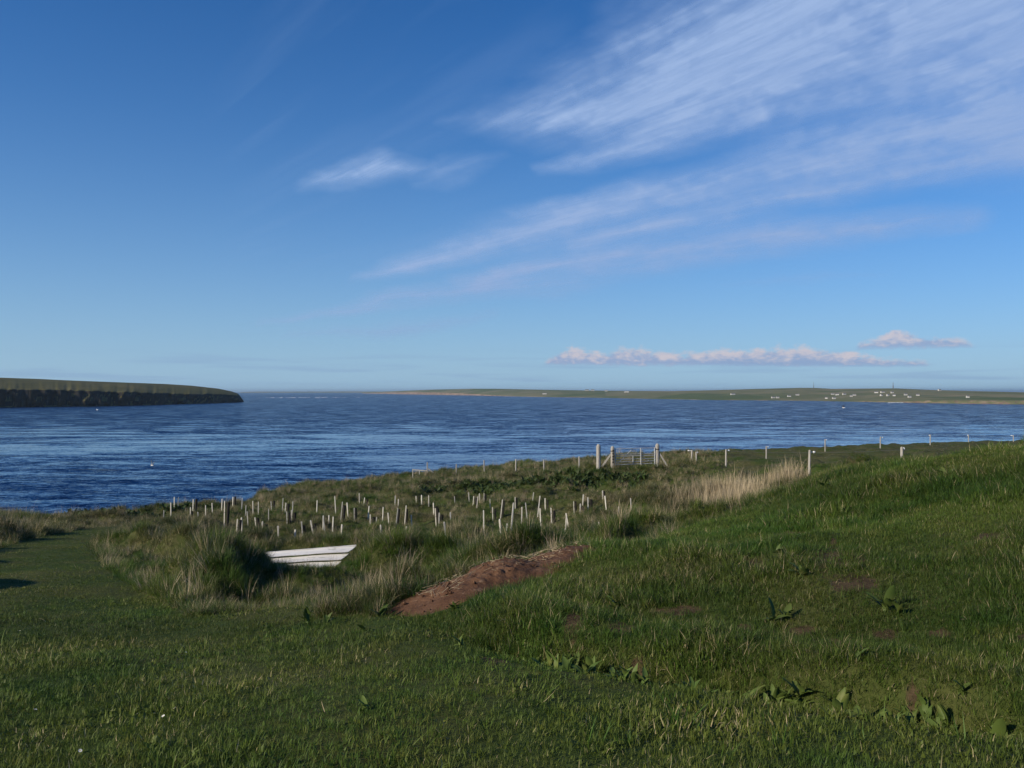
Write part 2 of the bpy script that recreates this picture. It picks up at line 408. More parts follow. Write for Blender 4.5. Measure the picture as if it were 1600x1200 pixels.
# ------------------------------------------------------------------ cirrus: a thin sheet of ice cloud 3 km up
def build_cirrus():
    na, ne = 640, 420
    A0, A1 = ae(300, 600)[0], math.atan(1.35); E0, E1 = R(2.6), R(38)
    az = np.linspace(A0, A1, na); el = np.linspace(E0, E1, ne)
    AZ, EL = np.meshgrid(az, el)
    pv = (AZ, EL * 3.0)
    aw = AZ + (fbm(pv[0] * 12, pv[1] * 12, 101, 5, .55) - .5) * .04
    ew = EL + (fbm(pv[0] * 14 + 50, pv[1] * 14, 107, 5, .55) - .5) * .018
    cov = np.zeros(AZ.shape)
    def streak(pts, widths, ops):
        acc = np.zeros(AZ.shape)
        for i in range(len(pts) - 1):
            ax, ay = ae(*pts[i]); bx, by = ae(*pts[i + 1]); dx, dy = bx - ax, by - ay
            t = np.clip(((aw - ax) * dx + (ew - ay) * dy) / (dx * dx + dy * dy), 0, 1)
            dist = np.hypot(aw - ax - t * dx, ew - ay - t * dy)
            w = (widths[i] + (widths[i + 1] - widths[i]) * t) / F; o = ops[i] + (ops[i + 1] - ops[i]) * t
            acc = np.maximum(acc, np.clip(1 - dist / (w * 1.45), 0, 1) ** 1.35 * o)
        cov[:] = cov + acc
    streak([(690, 185), (860, 178), (960, 160), (1180, 95), (1640, -30)], [10, 46, 66, 105, 110], [.10, .55, .60, .62, .50])
    streak([(900, 130), (1000, 70), (1250, -10), (1500, -90)], [20, 70, 90, 90], [.10, .42, .55, .5])
    streak([(860, 190), (1000, 180), (1300, 115), (1640, 45)], [14, 34, 45, 60], [.25, .40, .35, .30])
    streak([(840, 268), (1010, 225), (1190, 175)], [8, 26, 18], [.2, .8, .4])
    streak([(560, 435), (640, 412), (880, 345), (1200, 262), (1640, 172)], [7, 18, 32, 30, 32], [.16, .75, 1.0, .85, .9])
    streak([(880, 380), (1000, 355), (1250, 305), (1640, 225)], [6, 14, 22, 28], [.2, .65, .75, .6])
    streak([(400, 505), (560, 478), (700, 452), (920, 405), (1200, 372), (1540, 336)], [6, 11, 18, 34, 30, 14], [.25, .55, .72, 1.05, 1.0, .4])
    streak([(470, 296), (520, 282), (600, 255), (680, 264)], [6, 18, 26, 10], [.08, .60, .66, .14])
    streak([(655, 287), (700, 270), (800, 240)], [8, 22, 8], [.10, .34, .08])
    streak([(450, 526), (620, 512), (780, 492)], [6, 14, 8], [.12, .48, .2])
    streak([(1180, 225), (1400, 185), (1660, 130)], [30, 60, 60], [.10, .26, .34])
    streak([(1130, 443), (1250, 438), (1390, 430)], [4, 10, 6], [.04, .16, .05])
    streak([(790, 466), (860, 455), (970, 440)], [5, 16, 8], [.05, .20, .06])
    streak([(800, 120), (880, 95), (960, 68)], [10, 34, 26], [.04, .15, .14])
    streak([(720, 350), (850, 322), (1000, 290)], [6, 14, 14], [.04, .14, .12])
    streak([(1640, 170), (2600, -60)], [100, 220], [.36, .36]); streak([(1640, 10), (2400, -300)], [150, 300], [.4, .4])
    # the fibres run together towards one point low on the left
    fu = np.hypot(AZ + .656, EL); fv = np.arctan2(EL, AZ + .656) + .09 * AZ
    fib = .6 * fbm(fu * 3.2 + 3 * EL, fv * 52 + 2.2 * fbm(fu * 5, fv * 9, 131, 3), 111, 4, .6) + .4 * fbm(fu * 9, fv * 24 + 2 * fbm(fu * 11, fv * 16, 151, 3), 161, 4, .6)
    cov = cov * (0.66 + 0.58 * smooth(fib, .25, .72)) * (0.86 + .24 * smooth(fbm(AZ * 55, EL * 90, 141, 3, .55), .3, .7)) + 0.06 * smooth(fbm(fu * 3, fv * 17, 121, 4), .45, .75)
    edge = smooth(AZ, A0, A0 + .1) * smooth(-AZ, -A1, -A1 + .15) * smooth(EL, E0, E0 + .02) * smooth(-EL, -E1, -E1 + .06)
    cov = np.clip(cov * edge * 0.95, 0, .8)
    Hc = 3000.0; r = Hc / np.tan(EL)
    m, nt, p = new_mat('cirrus_ice'); nt.nodes.remove(p)
    at = nt.nodes.new('ShaderNodeAttribute'); at.attribute_name = 'cover'
    ang = nt.nodes.new('ShaderNodeAttribute'); ang.attribute_name = 'fibre'
    n1 = noise(nt, ang.outputs['Vector'], 3.0, 4, 0.6, 0.3)
    al = V(nt, at.outputs['Fac']) * n1.step(0.28, 0.70, 0.82, 1.12)
    df = nt.nodes.new('ShaderNodeBsdfTranslucent'); df.inputs[0].default_value = (.37, .52, .76, 1)
    nv = nt.nodes.new('ShaderNodeCombineXYZ')       # ice crystals scatter alike whichever way the sheet lies: shade against the sun
    for i in range(3): nv.inputs[i].default_value = -sdir[i]
    nt.links.new(nv.outputs[0], df.inputs['Normal'])
    tr = nt.nodes.new('ShaderNodeBsdfTransparent'); ms = nt.nodes.new('ShaderNodeMixShader')
    nt.links.new(al.f('MINIMUM', .95).s, ms.inputs[0]); nt.links.new(tr.outputs[0], ms.inputs[1]); nt.links.new(df.outputs[0], ms.inputs[2])
    nt.links.new(ms.outputs[0], nt.nodes['Material Output'].inputs[0])
    me = grid_mesh('cirrus_clouds', r * np.sin(AZ), r * np.cos(AZ), AZ * 0 + Hc + EYE, m)
    a = me.attributes.new('cover', 'FLOAT', 'POINT'); a.data.foreach_set('value', cov.ravel().astype(np.float32))
    a = me.attributes.new('fibre', 'FLOAT_VECTOR', 'POINT'); a.data.foreach_set('vector', np.stack([fu * 4 + 0.2 * fib, fv * 34, fu * 0], -1).astype(np.float32).ravel())
    o = link('cirrus_clouds', me); tag(o, 'thin white cirrus streaks fanning across the blue sky', 'cloud', kind='stuff')
build_cirrus()

# surveyed points: column and row in the photograph, distance -> position and height of the ground
CP = [(800,1200,3.6),(0,1200,3.8),(1600,1200,3.45),(400,1200,3.7),(1200,1200,3.5),(400,1050,5.5),(0,1050,5.7),(200,1050,5.6),(800,1060,5.0),
 (830,1015,5.85),(1100,1060,5.15),(1400,1105,4.5),(1600,1140,4.05),(1800,1160,3.8),
 (1300,900,6.6),(1100,900,7.3),(1600,900,6.0),(1600,1000,5.0),(1400,1000,5.4),(1200,1000,5.75),(1000,950,6.7),(1400,800,9.6),(1600,800,8.0),(1200,840,9.3),(1000,850,9.5),
 (1600,706,12.5),(1800,692,11.0),(1400,724,16),(1270,757,18),(1190,790,15.5),(1000,846,11),(910,862,9.3),(800,900,8.6),
 (620,955,8.0),(500,940,9.5),(400,950,9.3),(300,975,8.5),(200,935,10.5),(100,900,12.5),(0,960,8.8),(0,900,12.5),(0,850,20),(100,840,23),(160,830,27),(200,880,15.5),(300,900,13.5),
 (300,860,20),(490,888,17),(600,900,13),(700,862,20),(885,848,21),(780,850,21),(600,858,23),(450,848,25),(350,828,31),(265,814,36),
 (500,802,40),(600,788,43),(700,797,38),(800,803,35),(900,803,33),(966,818,27),(986,799,32),(1130,797,28),(1080,772,34),(1230,752,31),
 (680,765,50),(800,762,45),(950,755,42),(1050,745,43),(935,732,47),(985,730,48),(1040,727,50),
 (1080,727,52),(1134,729,46),(1264,743,36),(1197,721,56),(1289,707,66),(1375,703,68),(1453,696,80),(1513,693,90),
 (905,736,55),(850,743,58),(757,738,64),(668,744,66),
 (0,813,39),(200,805,42),(380,787,49),(440,766,60),(500,754,66),(640,742,72),(800,727,78),(905,717,78),(1050,708,76),(1200,703,80),(1350,696,90),(1500,692,105),
 (-400,850,20),(-400,822,36),(-400,900,12),(-400,1050,5.6),(2000,900,5.5),(2000,690,90),(2000,670,20)]
CW = [((px - 800) / F * d, d, (py - HY) / F * d) for px, py, d in CP]
CW += [(0, 0, 1.6), (-3, 0, 1.62), (3, 0, 1.5), (-6, 1, 1.6), (6, 1, 1.3)]
for px, d, dr in ((1400,22,2.4),(1600,20,2.0),(1270,26,3.0),(1190,22,3.4),(1000,16,3.0),(910,14,2.9),(800,13,2.9),(1800,20,2.0),(1500,17.5,1.95),(1560,16.5,1.85),(1700,15,1.5),(1600,16,1.75)):
    CW.append(((px - 800) / F * d, d, dr))
CW = np.array(CW)
def uv_of(x, d): return x / (d + 3.0), np.log(d + 3.0) * 0.55
cu, cv = uv_of(CW[:, 0], CW[:, 1])
def tps(r2): return np.where(r2 > 1e-12, r2 * np.log(r2 + 1e-12), 0.0)
n_ = len(CW)
A = np.zeros((n_ + 3, n_ + 3))
A[:n_, :n_] = tps((cu[:, None] - cu) ** 2 + (cv[:, None] - cv) ** 2) + np.eye(n_) * 0.002
A[:n_, n_:] = np.stack([np.ones(n_), cu, cv], 1); A[n_:, :n_] = A[:n_, n_:].T
W_ = np.linalg.solve(A, np.concatenate([CW[:, 2], [0, 0, 0]]))

EDGE = np.array([(-900, 30), (-400, 37), (0, 40.5), (200, 43.5), (380, 51), (440, 62), (640, 74), (800, 80), (905, 80), (1050, 78), (1200, 82), (1350, 92), (1500, 108), (1700, 122), (2400, 140)], float)
CREST = np.array([(560, 7.8), (620, 8.1), (910, 9.5), (1000, 11.3), (1190, 15.8), (1270, 18.4), (1400, 16.4), (1600, 12.9), (1800, 11.3), (2400, 9)], float)
DITCH = np.array([(-400, 970), (240, 935), (300, 968), (450, 948), (620, 965), (830, 1012), (1100, 1056), (1400, 1103), (1600, 1138), (2000, 1170)], float)
LAWN = [(-900, 890), (-200, 872), (0, 857), (60, 840), (150, 823), (205, 822), (135, 850), (170, 892), (240, 932), (300, 966), (450, 946), (620, 965), (830, 1012), (1100, 1056), (1400, 1103), (1600, 1138), (2000, 1170), (3500, 1300), (3500, 9000), (-3500, 9000), (-3500, 890)]
HEAP_A, HEAP_B = np.array((-0.97, 7.9)), np.array((0.62, 9.25))

def inside(px, py, poly):
    px = np.asarray(px); c = np.zeros(px.shape, bool); j = len(poly) - 1
    for i in range(len(poly)):
        xi, yi = poly[i]; xj, yj = poly[j]
        if yi != yj:
            c ^= ((yi > py) != (yj > py)) & (px < (xj - xi) * (py - yi) / (yj - yi) + xi)
        j = i
    return c

def base_drop(x, d):
    x = np.asarray(x, float); d = np.maximum(np.asarray(d, float), 0.3)
    sh = np.broadcast(x, d).shape
    u, v = uv_of(np.broadcast_to(x, sh).ravel(), np.broadcast_to(d, sh).ravel())
    u = np.clip(u, -1.3, 1.3); v = np.clip(v, 0, np.log(150) * .55)
    out = np.empty(u.size)
    for k in range(0, u.size, 40000):
        a, b = u[k:k + 40000], v[k:k + 40000]
        out[k:k + 40000] = tps((a[:, None] - cu) ** 2 + (b[:, None] - cv) ** 2) @ W_[:n_] + W_[n_] + a * W_[n_ + 1] + b * W_[n_ + 2]
    return out.reshape(sh)

def heap_h(x, d):
    """height of the soil heap above the turf"""
    e = HEAP_B - HEAP_A; L = np.hypot(*e); e = e / L; nrm = np.array((-e[1], e[0]))
    t = ((x - HEAP_A[0]) * e[0] + (d - HEAP_A[1]) * e[1]) / L
    s = (x - HEAP_A[0]) * nrm[0] + (d - HEAP_A[1]) * nrm[1]
    w = 0.50 + 0.10 * np.sin(np.clip(t, 0, 1) * 3.1) + 0.30 * (fbm(t * 6 + 3, s * 2.5, 3, 3) - 0.5)
    prof = np.interp(t, [-0.06, 0.05, 0.25, 0.45, 0.55, 0.70, 0.85, 1.0, 1.08], [0, 0.05, 0.12, 0.21, 0.18, 0.11, 0.12, 0.08, 0])
    q = np.clip(1 - (s / w) ** 2, 0, 1)
    return prof * q * (0.75 + 0.6 * fbm(x / .35 + 7, d / .35, 15, 3)), t, s / w

def zone(x, d, drop):
    """which ground: 0 rough field, 1 mown lawn, 2 lush bank"""
    dd = np.maximum(d, 0.3); px = 800 + F * x / dd; py = HY + F * drop / dd
    lawn = inside(px, py, LAWN) & ((d < 8.2) | (px < 500)) & (d < 40)
    lawn |= (d < 3)
    cr = np.interp(px, CREST[:, 0], CREST[:, 1])
    bank = (~lawn) & (px > 560) & (d < cr)
    return np.where(lawn, 1, np.where(bank, 2, 0)), px, py

def ground(x, d, want=False):
    x = np.asarray(x, float); d = np.asarray(d, float)
    dr = base_drop(x, d)
    zn, px, py = zone(x, d, dr)
    z = EYE - dr
    # tussocky hummocks in the rough field, gentle unevenness on the lawn
    # soften the step from the mown ground into the tussocks
    soft = np.zeros(np.shape(dr))
    for ox, od in ((.5, 0), (-.5, 0), (0, .7), (0, -.7), (1.0, 0), (-1.0, 0), (0, 1.4), (0, -1.4)):
        soft = soft + (zone(x + ox, d + od, dr)[0] == 0)
    soft = np.where(zn == 0, smooth(soft / 8.0, .35, 1.0), 1.0)
    hum = fbm(x / 1.5, d / 1.2, 11, 3); hum = np.clip((hum - 0.42) / 0.3, 0, 1.2)
    amp = np.where(zn == 0, 0.42 + 0.36 * smooth(-d, -24, -17), np.where(zn == 2, 0.07, 0.0)) * smooth(d, 6.5, 10) * (1 - 0.35 * smooth(d, 30, 60))
    amp = amp * soft + np.where(zn == 2, 0.05, 0)
    amp = amp * (1 - .9 * np.exp(-((x + 4.3) / 1.4) ** 2 - ((d - 16.2) / 1.8) ** 2)) * (1 - .5 * smooth(px, 390, 430) * smooth(-px, -590, -560) * smooth(-d, -18, -17))
    z = z + 0.19 * np.where(zn == 0, soft, 0) * smooth(d, 7, 10) * smooth(-d, -26, -18) * smooth(-px, -410, -330)
    z = z + amp * (hum - 0.45) + 0.05 * (fbm(x / 0.8, d / 0.8, 21, 3) - 0.5) * smooth(d, 1, 4)
    # trench along the foot of the bank
    dl = np.interp(px, DITCH[:, 0], DITCH[:, 1])
    k = np.exp(-((py - dl) / 16.0) ** 2) * smooth(px, 640, 840) * (d < 9) * (d > 2)
    z = z - 0.16 * k + 0.10 * np.exp(-((py - dl + 42) / 26.0) ** 2) * smooth(px, 640, 840) * (d < 9) * (d > 2)
    # a low grassy bank added out of view on the left to cast shade
    z = z + (0.75 + .3 * np.sin(d * 1.9 + 1)) * np.exp(-((x + .70 * d + 2.1) / 1.0) ** 2) * smooth(d, 7.0, 9.0) * smooth(-d, -19, -15)
    # the land breaks off at the shore
    D = np.interp(px, EDGE[:, 0], EDGE[:, 1]) + 2.5 * (fbm(x / 6.0, d / 6.0, 5, 3) - 0.5)
    z = z - 17.0 * smooth(d - D, 0.0, 20.0) - np.clip(d - D - 10, 0, 60) * 0.12
    z = np.maximum(z, -4.0)
    if want: return z, zn, px, py
    return z

def ray_ground(px, py, dmin=3.0, dmax=130.0):
    d = np.exp(np.linspace(math.log(dmin), math.log(dmax), 700)); x = (px - 800) / F * d
    zz = EYE - base_drop(x, d); line = EYE - (py - HY) / F * d
    i = np.argmax(zz >= line) if np.any(zz >= line) else 699
    X, Dd = float(x[i]), float(d[i])
    return X, Dd, float(ground(np.array([X]), np.array([Dd]))[0])

# soil patches on the bank: photograph column, row, size
SOIL = [(1290, 868, 40, 22), (1330, 905, 50, 16), (1245, 980, 26, 12), (1300, 1002, 26, 10), (1385, 985, 30, 10), (1470, 985, 24, 9), (1598, 1000, 20, 8), (1550, 835, 40, 8), (1345, 870, 20, 10), (1240, 828, 30, 6),
        (895, 990, 22, 12), (970, 995, 26, 10), (990, 1030, 16, 10), (890, 948, 26, 8), (1060, 950, 50, 10), (1160, 980, 22, 14), (1050, 1050, 18, 10), (1420, 1088, 16, 7), (1180, 880, 30, 10), (770, 1030, 26, 8)]
def soil_amt(px, py, d):
    s = np.zeros(np.shape(px))
    for cx, cy, rx, ry in SOIL:
        s = np.maximum(s, np.exp(-((px - cx) / (rx * .9)) ** 2 - ((py - cy) / (ry * 0.9)) ** 2))
    s = s * (d < 14)
    s = np.maximum(s, 1.2 * np.exp(-((px - 190) / 26) ** 2 - ((d - 42.0) / 1.6) ** 2))      # bare earth at the shore
    return np.clip(s * 1.25 + (fbm(px / 14.0, py / 7.0, 301, 4, .6) - .55) * 1.5 * (s > .05), 0, 1)

def build_ground():
    us = np.concatenate([np.linspace(-2.2, -1.0, 26)[:-1], np.linspace(-1.0, 1.0, 430), np.linspace(1.0, 2.2, 26)[1:]])
    ds = np.concatenate([np.linspace(-14, 0, 14)[:-1], 3.0 * np.exp(np.linspace(0, math.log(175 / 3.0), 470)) - 3.0])
    U, Dm = np.meshgrid(us, ds)
    X = U * (np.maximum(Dm, 0) + 3.0) * np.where(Dm < 0, 1 + (-Dm) * 0.12, 1)
    z, zn, px, py = ground(X, Dm, True)
    me = grid_mesh('ground', X, Dm, z, ground_mat())
    for nm, arr in (('soil', soil_amt(px, py, Dm)), ('rough', (zn == 0).astype(float))):
        a = me.attributes.new(nm, 'FLOAT', 'POINT'); a.data.foreach_set('value', arr.ravel().astype(np.float32))
    o = link('ground', me); tag(o, 'grassy ground sloping from the lawn down to the shore', kind='structure')
build_ground()

# ------------------------------------------------------------------ sea
def build_sea():
    xs = np.concatenate([-np.geomspace(40000, 200, 14), np.linspace(-150, 150, 7), np.geomspace(200, 40000, 14)])
    ys = np.concatenate([np.linspace(20, 200, 6), np.geomspace(260, 60000, 22)])
    X, Y = np.meshgrid(xs, ys)
    o = link('sea', grid_mesh('sea', X, Y, X * 0, sea_mat())); tag(o, 'choppy blue sea filling the sound', kind='structure')
build_sea()

# ------------------------------------------------------------------ headland on the left and the far shore
def terrain_strip(name, st, mat, inland, cols, rows, cliff, seed, nz):
    """st: column, waterline row, cliff-top row, skyline row"""
    st = np.array(st, float)
    px = np.linspace(st[0, 0], st[-1, 0], cols)
    wl = EYE * F / (np.interp(px, st[:, 0], st[:, 1]) - HY)
    ct = np.interp(px, st[:, 0], st[:, 2]) + ((fbm(px / 7.0, px * 0, seed + 20, 3) - .5) * 3.0 * np.interp(px, [330, 365], [1, .2]) if nz > 25 else 0); sk = np.interp(px, st[:, 0], st[:, 3])
    inl = np.interp(px, st[:, 0], st[:, 4]) if st.shape[1] > 4 else np.full(cols, inland)
    t = np.concatenate([[0, .15, .3, .5, .7, .85, 1.0], 1 + np.linspace(0, 1, rows)[1:], [2.2, 2.6]])
    PX, T = np.meshgrid(px, t); WL = np.broadcast_to(wl, PX.shape)
    ctD = WL + cliff; skD = ctD + inl
    rag = (fbm(PX / 12.0, T * 2.2, seed, 3) - 0.5) * nz * 1.8 + (fbm(PX / 3.5, T * 5.0, seed + 9, 3) - 0.5) * nz * 0.5
    zc = EYE - (ct - HY) / F * ctD; zs = EYE - (sk - HY) / F * skD
    s = np.clip(T - 1, 0, 1)
    dd = np.where(T <= 1, WL + cliff * T, np.where(T <= 2, ctD + (skD - ctD) * s, skD + (T - 2) * 900))
    dd = dd + rag * np.where(T <= 1, 1.0 - 0.2 * T, np.clip(0.8 - s * 6, 0, 1))
    cl = np.clip(T, 0, 1); cl = np.where(cl < .3, cl * 0.35, .105 + (cl - .3) / .7 * .895)
    zl = zc + (zs - zc) * (1 - (1 - s) ** 1.35) + (fbm(PX / 25.0, T * 4, seed + 3, 3) - 0.5) * np.maximum(zs - zc, 0) * 0.16 * np.sin(s * math.pi)
    z = np.where(T <= 1, -0.5 + (zc + 0.5) * cl, np.where(T <= 2, zl, zs - (T - 2) * 40))
    X = (PX - 800) / F * dd
    def at(p, row):
        """point of the strip seen at column p, row"""
        k = int(np.argmin(abs(px - p))); yy = HY + F * (EYE - z[:, k]) / dd[:, k]
        m_ = (t >= 1) & (t <= 2); idx = np.where(m_)[0]
        j = idx[np.argmin(abs(yy[idx] - row))]
        return (p - 800) / F * dd[j, k], dd[j, k], z[j, k]
    o = link(name, grid_mesh(name, X, dd, z, mat, smooth=True))
    return o, at

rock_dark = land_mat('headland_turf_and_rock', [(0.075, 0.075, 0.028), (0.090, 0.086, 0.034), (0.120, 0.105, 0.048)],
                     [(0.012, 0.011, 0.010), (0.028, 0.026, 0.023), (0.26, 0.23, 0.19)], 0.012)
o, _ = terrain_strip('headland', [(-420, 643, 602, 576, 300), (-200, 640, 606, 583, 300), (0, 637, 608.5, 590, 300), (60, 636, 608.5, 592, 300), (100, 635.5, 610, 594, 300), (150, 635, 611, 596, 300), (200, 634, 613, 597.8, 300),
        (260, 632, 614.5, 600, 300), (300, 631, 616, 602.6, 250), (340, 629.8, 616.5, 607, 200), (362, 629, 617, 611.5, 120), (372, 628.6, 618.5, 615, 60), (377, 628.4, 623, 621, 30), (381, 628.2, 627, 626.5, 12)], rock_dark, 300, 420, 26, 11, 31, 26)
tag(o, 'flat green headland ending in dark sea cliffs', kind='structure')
far_mat = land_mat('far_shore_fields', [(0.085, 0.120, 0.050), (0.180, 0.175, 0.095), (0.290, 0.240, 0.165)],
                   [(0.11, 0.08, 0.065), (0.25, 0.19, 0.15), (0.45, 0.39, 0.33)], 0.0032)
o, far_at = terrain_strip('far_shore', [(566, 614.8, 614, 613.0, 200), (600, 615.4, 613.2, 611.8, 400), (640, 616.2, 612.6, 610.2, 600), (680, 617, 613.2, 608.6, 800), (740, 618, 615.4, 607.4, 900), (780, 619, 618, 607.5, 900), (850, 620.3, 619.6, 609, 900),
        (950, 621.8, 621.2, 610.5, 900), (1050, 623.8, 623, 611, 900), (1100, 625, 624.3, 610, 900), (1170, 625.5, 624.6, 608, 900), (1250, 626.2, 625.5, 606, 900), (1275, 626.4, 625.8, 606.2, 900), (1300, 627, 626.2, 607.6, 900),
        (1400, 629, 626.6, 606.8, 900), (1450, 630, 625.8, 609, 900), (1520, 631, 626, 611, 800), (1600, 632, 626.5, 613, 700), (1800, 634, 627, 614, 600), (2100, 637, 628, 613, 600)], far_mat, 900, 520, 44, 14, 41, 10)
tag(o, 'low green far shore with fields across the sound', kind='structure')
def distant():
    px = np.linspace(375, 640, 60); D0 = 14000.0
    h = EYE - (np.interp(px, [375, 400, 470, 560, 640], [612.6, 611.9, 612.1, 611.7, 612.4]) - HY) / F * D0 + 4 * vnoise(px / 9, px * 0, 2)
    X = np.stack([(px - 800) / F * D0, (px - 800) / F * (D0 + 60), (px - 800) / F * (D0 + 900), (px - 800) / F * (D0 + 1800)])
    Y = np.stack([px * 0 + D0, px * 0 + D0 + 60, px * 0 + D0 + 900, px * 0 + D0 + 1800])
    Z = np.stack([px * 0 - 1, h * 0.6, h, px * 0 - 1])
    o = link('distant_land', grid_mesh('distant_land', X, Y, Z, far_mat)); tag(o, 'thin line of land on the horizon', kind='structure')
distant()

# ------------------------------------------------------------------ scattered grass
PROTO = bpy.data.collections.new('grass_prototypes')          # not linked to the scene
def blade(mb, base, ang, length, width, lean, curl, seg=3):
    """a tapering, bending blade"""
    dx, dy = math.cos(ang), math.sin(ang); wx, wy = -dy, dx
    th = lean; p = Vector(base); vs = []
    for k in range(seg + 1):
        w = width * (1 - (k / seg) ** 1.6) / 2
        if k == seg: vs.append(p.copy())
        else: vs += [p + Vector((wx, wy, 0)) * w, p - Vector((wx, wy, 0)) * w]
        st = length / seg
        p = p + Vector((dx * math.sin(th), dy * math.sin(th), math.cos(th))) * st
        th += curl / seg
    fs = [(2 * k, 2 * k + 1, 2 * k + 3, 2 * k + 2) for k in range(seg - 1)] + [(2 * seg - 2, 2 * seg - 1, 2 * seg)]
    mb.add(vs, fs)

def tuft(name, n, rad, h0, h1, w, lean, curl, mat, seg=3, wind=(0, 0)):
    mb = MB()
    for _ in range(n):
        a = random.uniform(0, 6.283); r = rad * math.sqrt(random.random()); b = a + random.uniform(-1.2, 1.2)
        L = random.uniform(h0, h1)
        blade(mb, (r * math.cos(a), r * math.sin(a), -0.03 * h1), b, L, w * random.uniform(.7, 1.3), abs(random.gauss(0, lean)) + 0.05, random.gauss(curl, curl * 0.6), seg)
    me = mb.mesh(name, mat, True)
    if wind != (0, 0):
        for v in me.vertices:
            k = v.co.z * v.co.z / h1; v.co.x += wind[0] * k; v.co.y += wind[1] * k
    return me

def scatter_tree(coll):
    ng = bpy.data.node_groups.new('scatter_' + coll.name, 'GeometryNodeTree')
    ng.interface.new_socket('Geometry', in_out='INPUT', socket_type='NodeSocketGeometry')
    ng.interface.new_socket('Geometry', in_out='OUTPUT', socket_type='NodeSocketGeometry')
    N = ng.nodes.new; L = ng.links.new
    gi, go, ins, ci = N('NodeGroupInput'), N('NodeGroupOutput'), N('GeometryNodeInstanceOnPoints'), N('GeometryNodeCollectionInfo')
    ci.inputs['Collection'].default_value = coll; ci.inputs['Separate Children'].default_value = True; ci.inputs['Reset Children'].default_value = True
    def attr(nm, ty):
        a = N('GeometryNodeInputNamedAttribute'); a.data_type = ty; a.inputs['Name'].default_value = nm; return a.outputs[0]
    er = N('FunctionNodeEulerToRotation'); L(attr('rot', 'FLOAT_VECTOR'), er.inputs[0])
    L(gi.outputs[0], ins.inputs['Points']); L(ci.outputs[0], ins.inputs['Instance'])
    ins.inputs['Pick Instance'].default_value = True
    L(attr('idx', 'INT'), ins.inputs['Instance Index']); L(er.outputs[0], ins.inputs['Rotation']); L(attr('scl', 'FLOAT_VECTOR'), ins.inputs['Scale'])
    L(ins.outputs[0], go.inputs[0])
    return ng

def scatter(name, label, cat, meshes, P, scl, idx=None, tilt=0.15, rotz=None):
    coll = bpy.data.collections.new(name + '_kinds')
    for i, me in enumerate(meshes):
        coll.objects.link(bpy.data.objects.new('%s_kind_%02d' % (name, i), me))
    n = len(P)
    me = bpy.data.meshes.new(name); me.vertices.add(n); me.vertices.foreach_set('co', P.astype(np.float32).ravel())
    rz = rng.uniform(0, 6.283, n) if rotz is None else rotz
    rot = np.stack([rng.normal(0, tilt, n), rng.normal(0, tilt, n), rz], 1)
    a = me.attributes.new('rot', 'FLOAT_VECTOR', 'POINT'); a.data.foreach_set('vector', rot.astype(np.float32).ravel())
    scl = np.asarray(scl); s3 = np.stack([scl] * 3, 1) if scl.ndim == 1 else scl
    a = me.attributes.new('scl', 'FLOAT_VECTOR', 'POINT'); a.data.foreach_set('vector', s3.astype(np.float32).ravel())
    if idx is None: idx = rng.integers(0, len(meshes), n)
    a = me.attributes.new('idx', 'INT', 'POINT'); a.data.foreach_set('value', idx.astype(np.int32))
    for m_ in meshes[0].materials: me.materials.append(m_)
    o = link(name, me); tag(o, label, cat, kind='stuff')
    md = o.modifiers.new('scatter', 'NODES'); md.node_group = scatter_tree(coll)
    return o

def sample(n, d0, d1, p, umax=0.86):
    """points on the ground, density per square metre falling as 1/d**p"""
    q = 2.0 - p; r = rng.random(n)
    d = (d0 ** q + r * (d1 ** q - d0 ** q)) ** (1 / q) if abs(q) > 1e-6 else d0 * (d1 / d0) ** r
    x = rng.uniform(-umax, umax, n) * (d + 1.0)
    z, zn, px, py = ground(x, d, True)
    return x, d, z, zn, px, py

def heap_free(x, d):
    h, t, s = heap_h(x, d); return ~((t > -0.03) & (t < 1.02) & (abs(s) < 0.72 + .3 * vnoise(x * 9, d * 9, 5)))

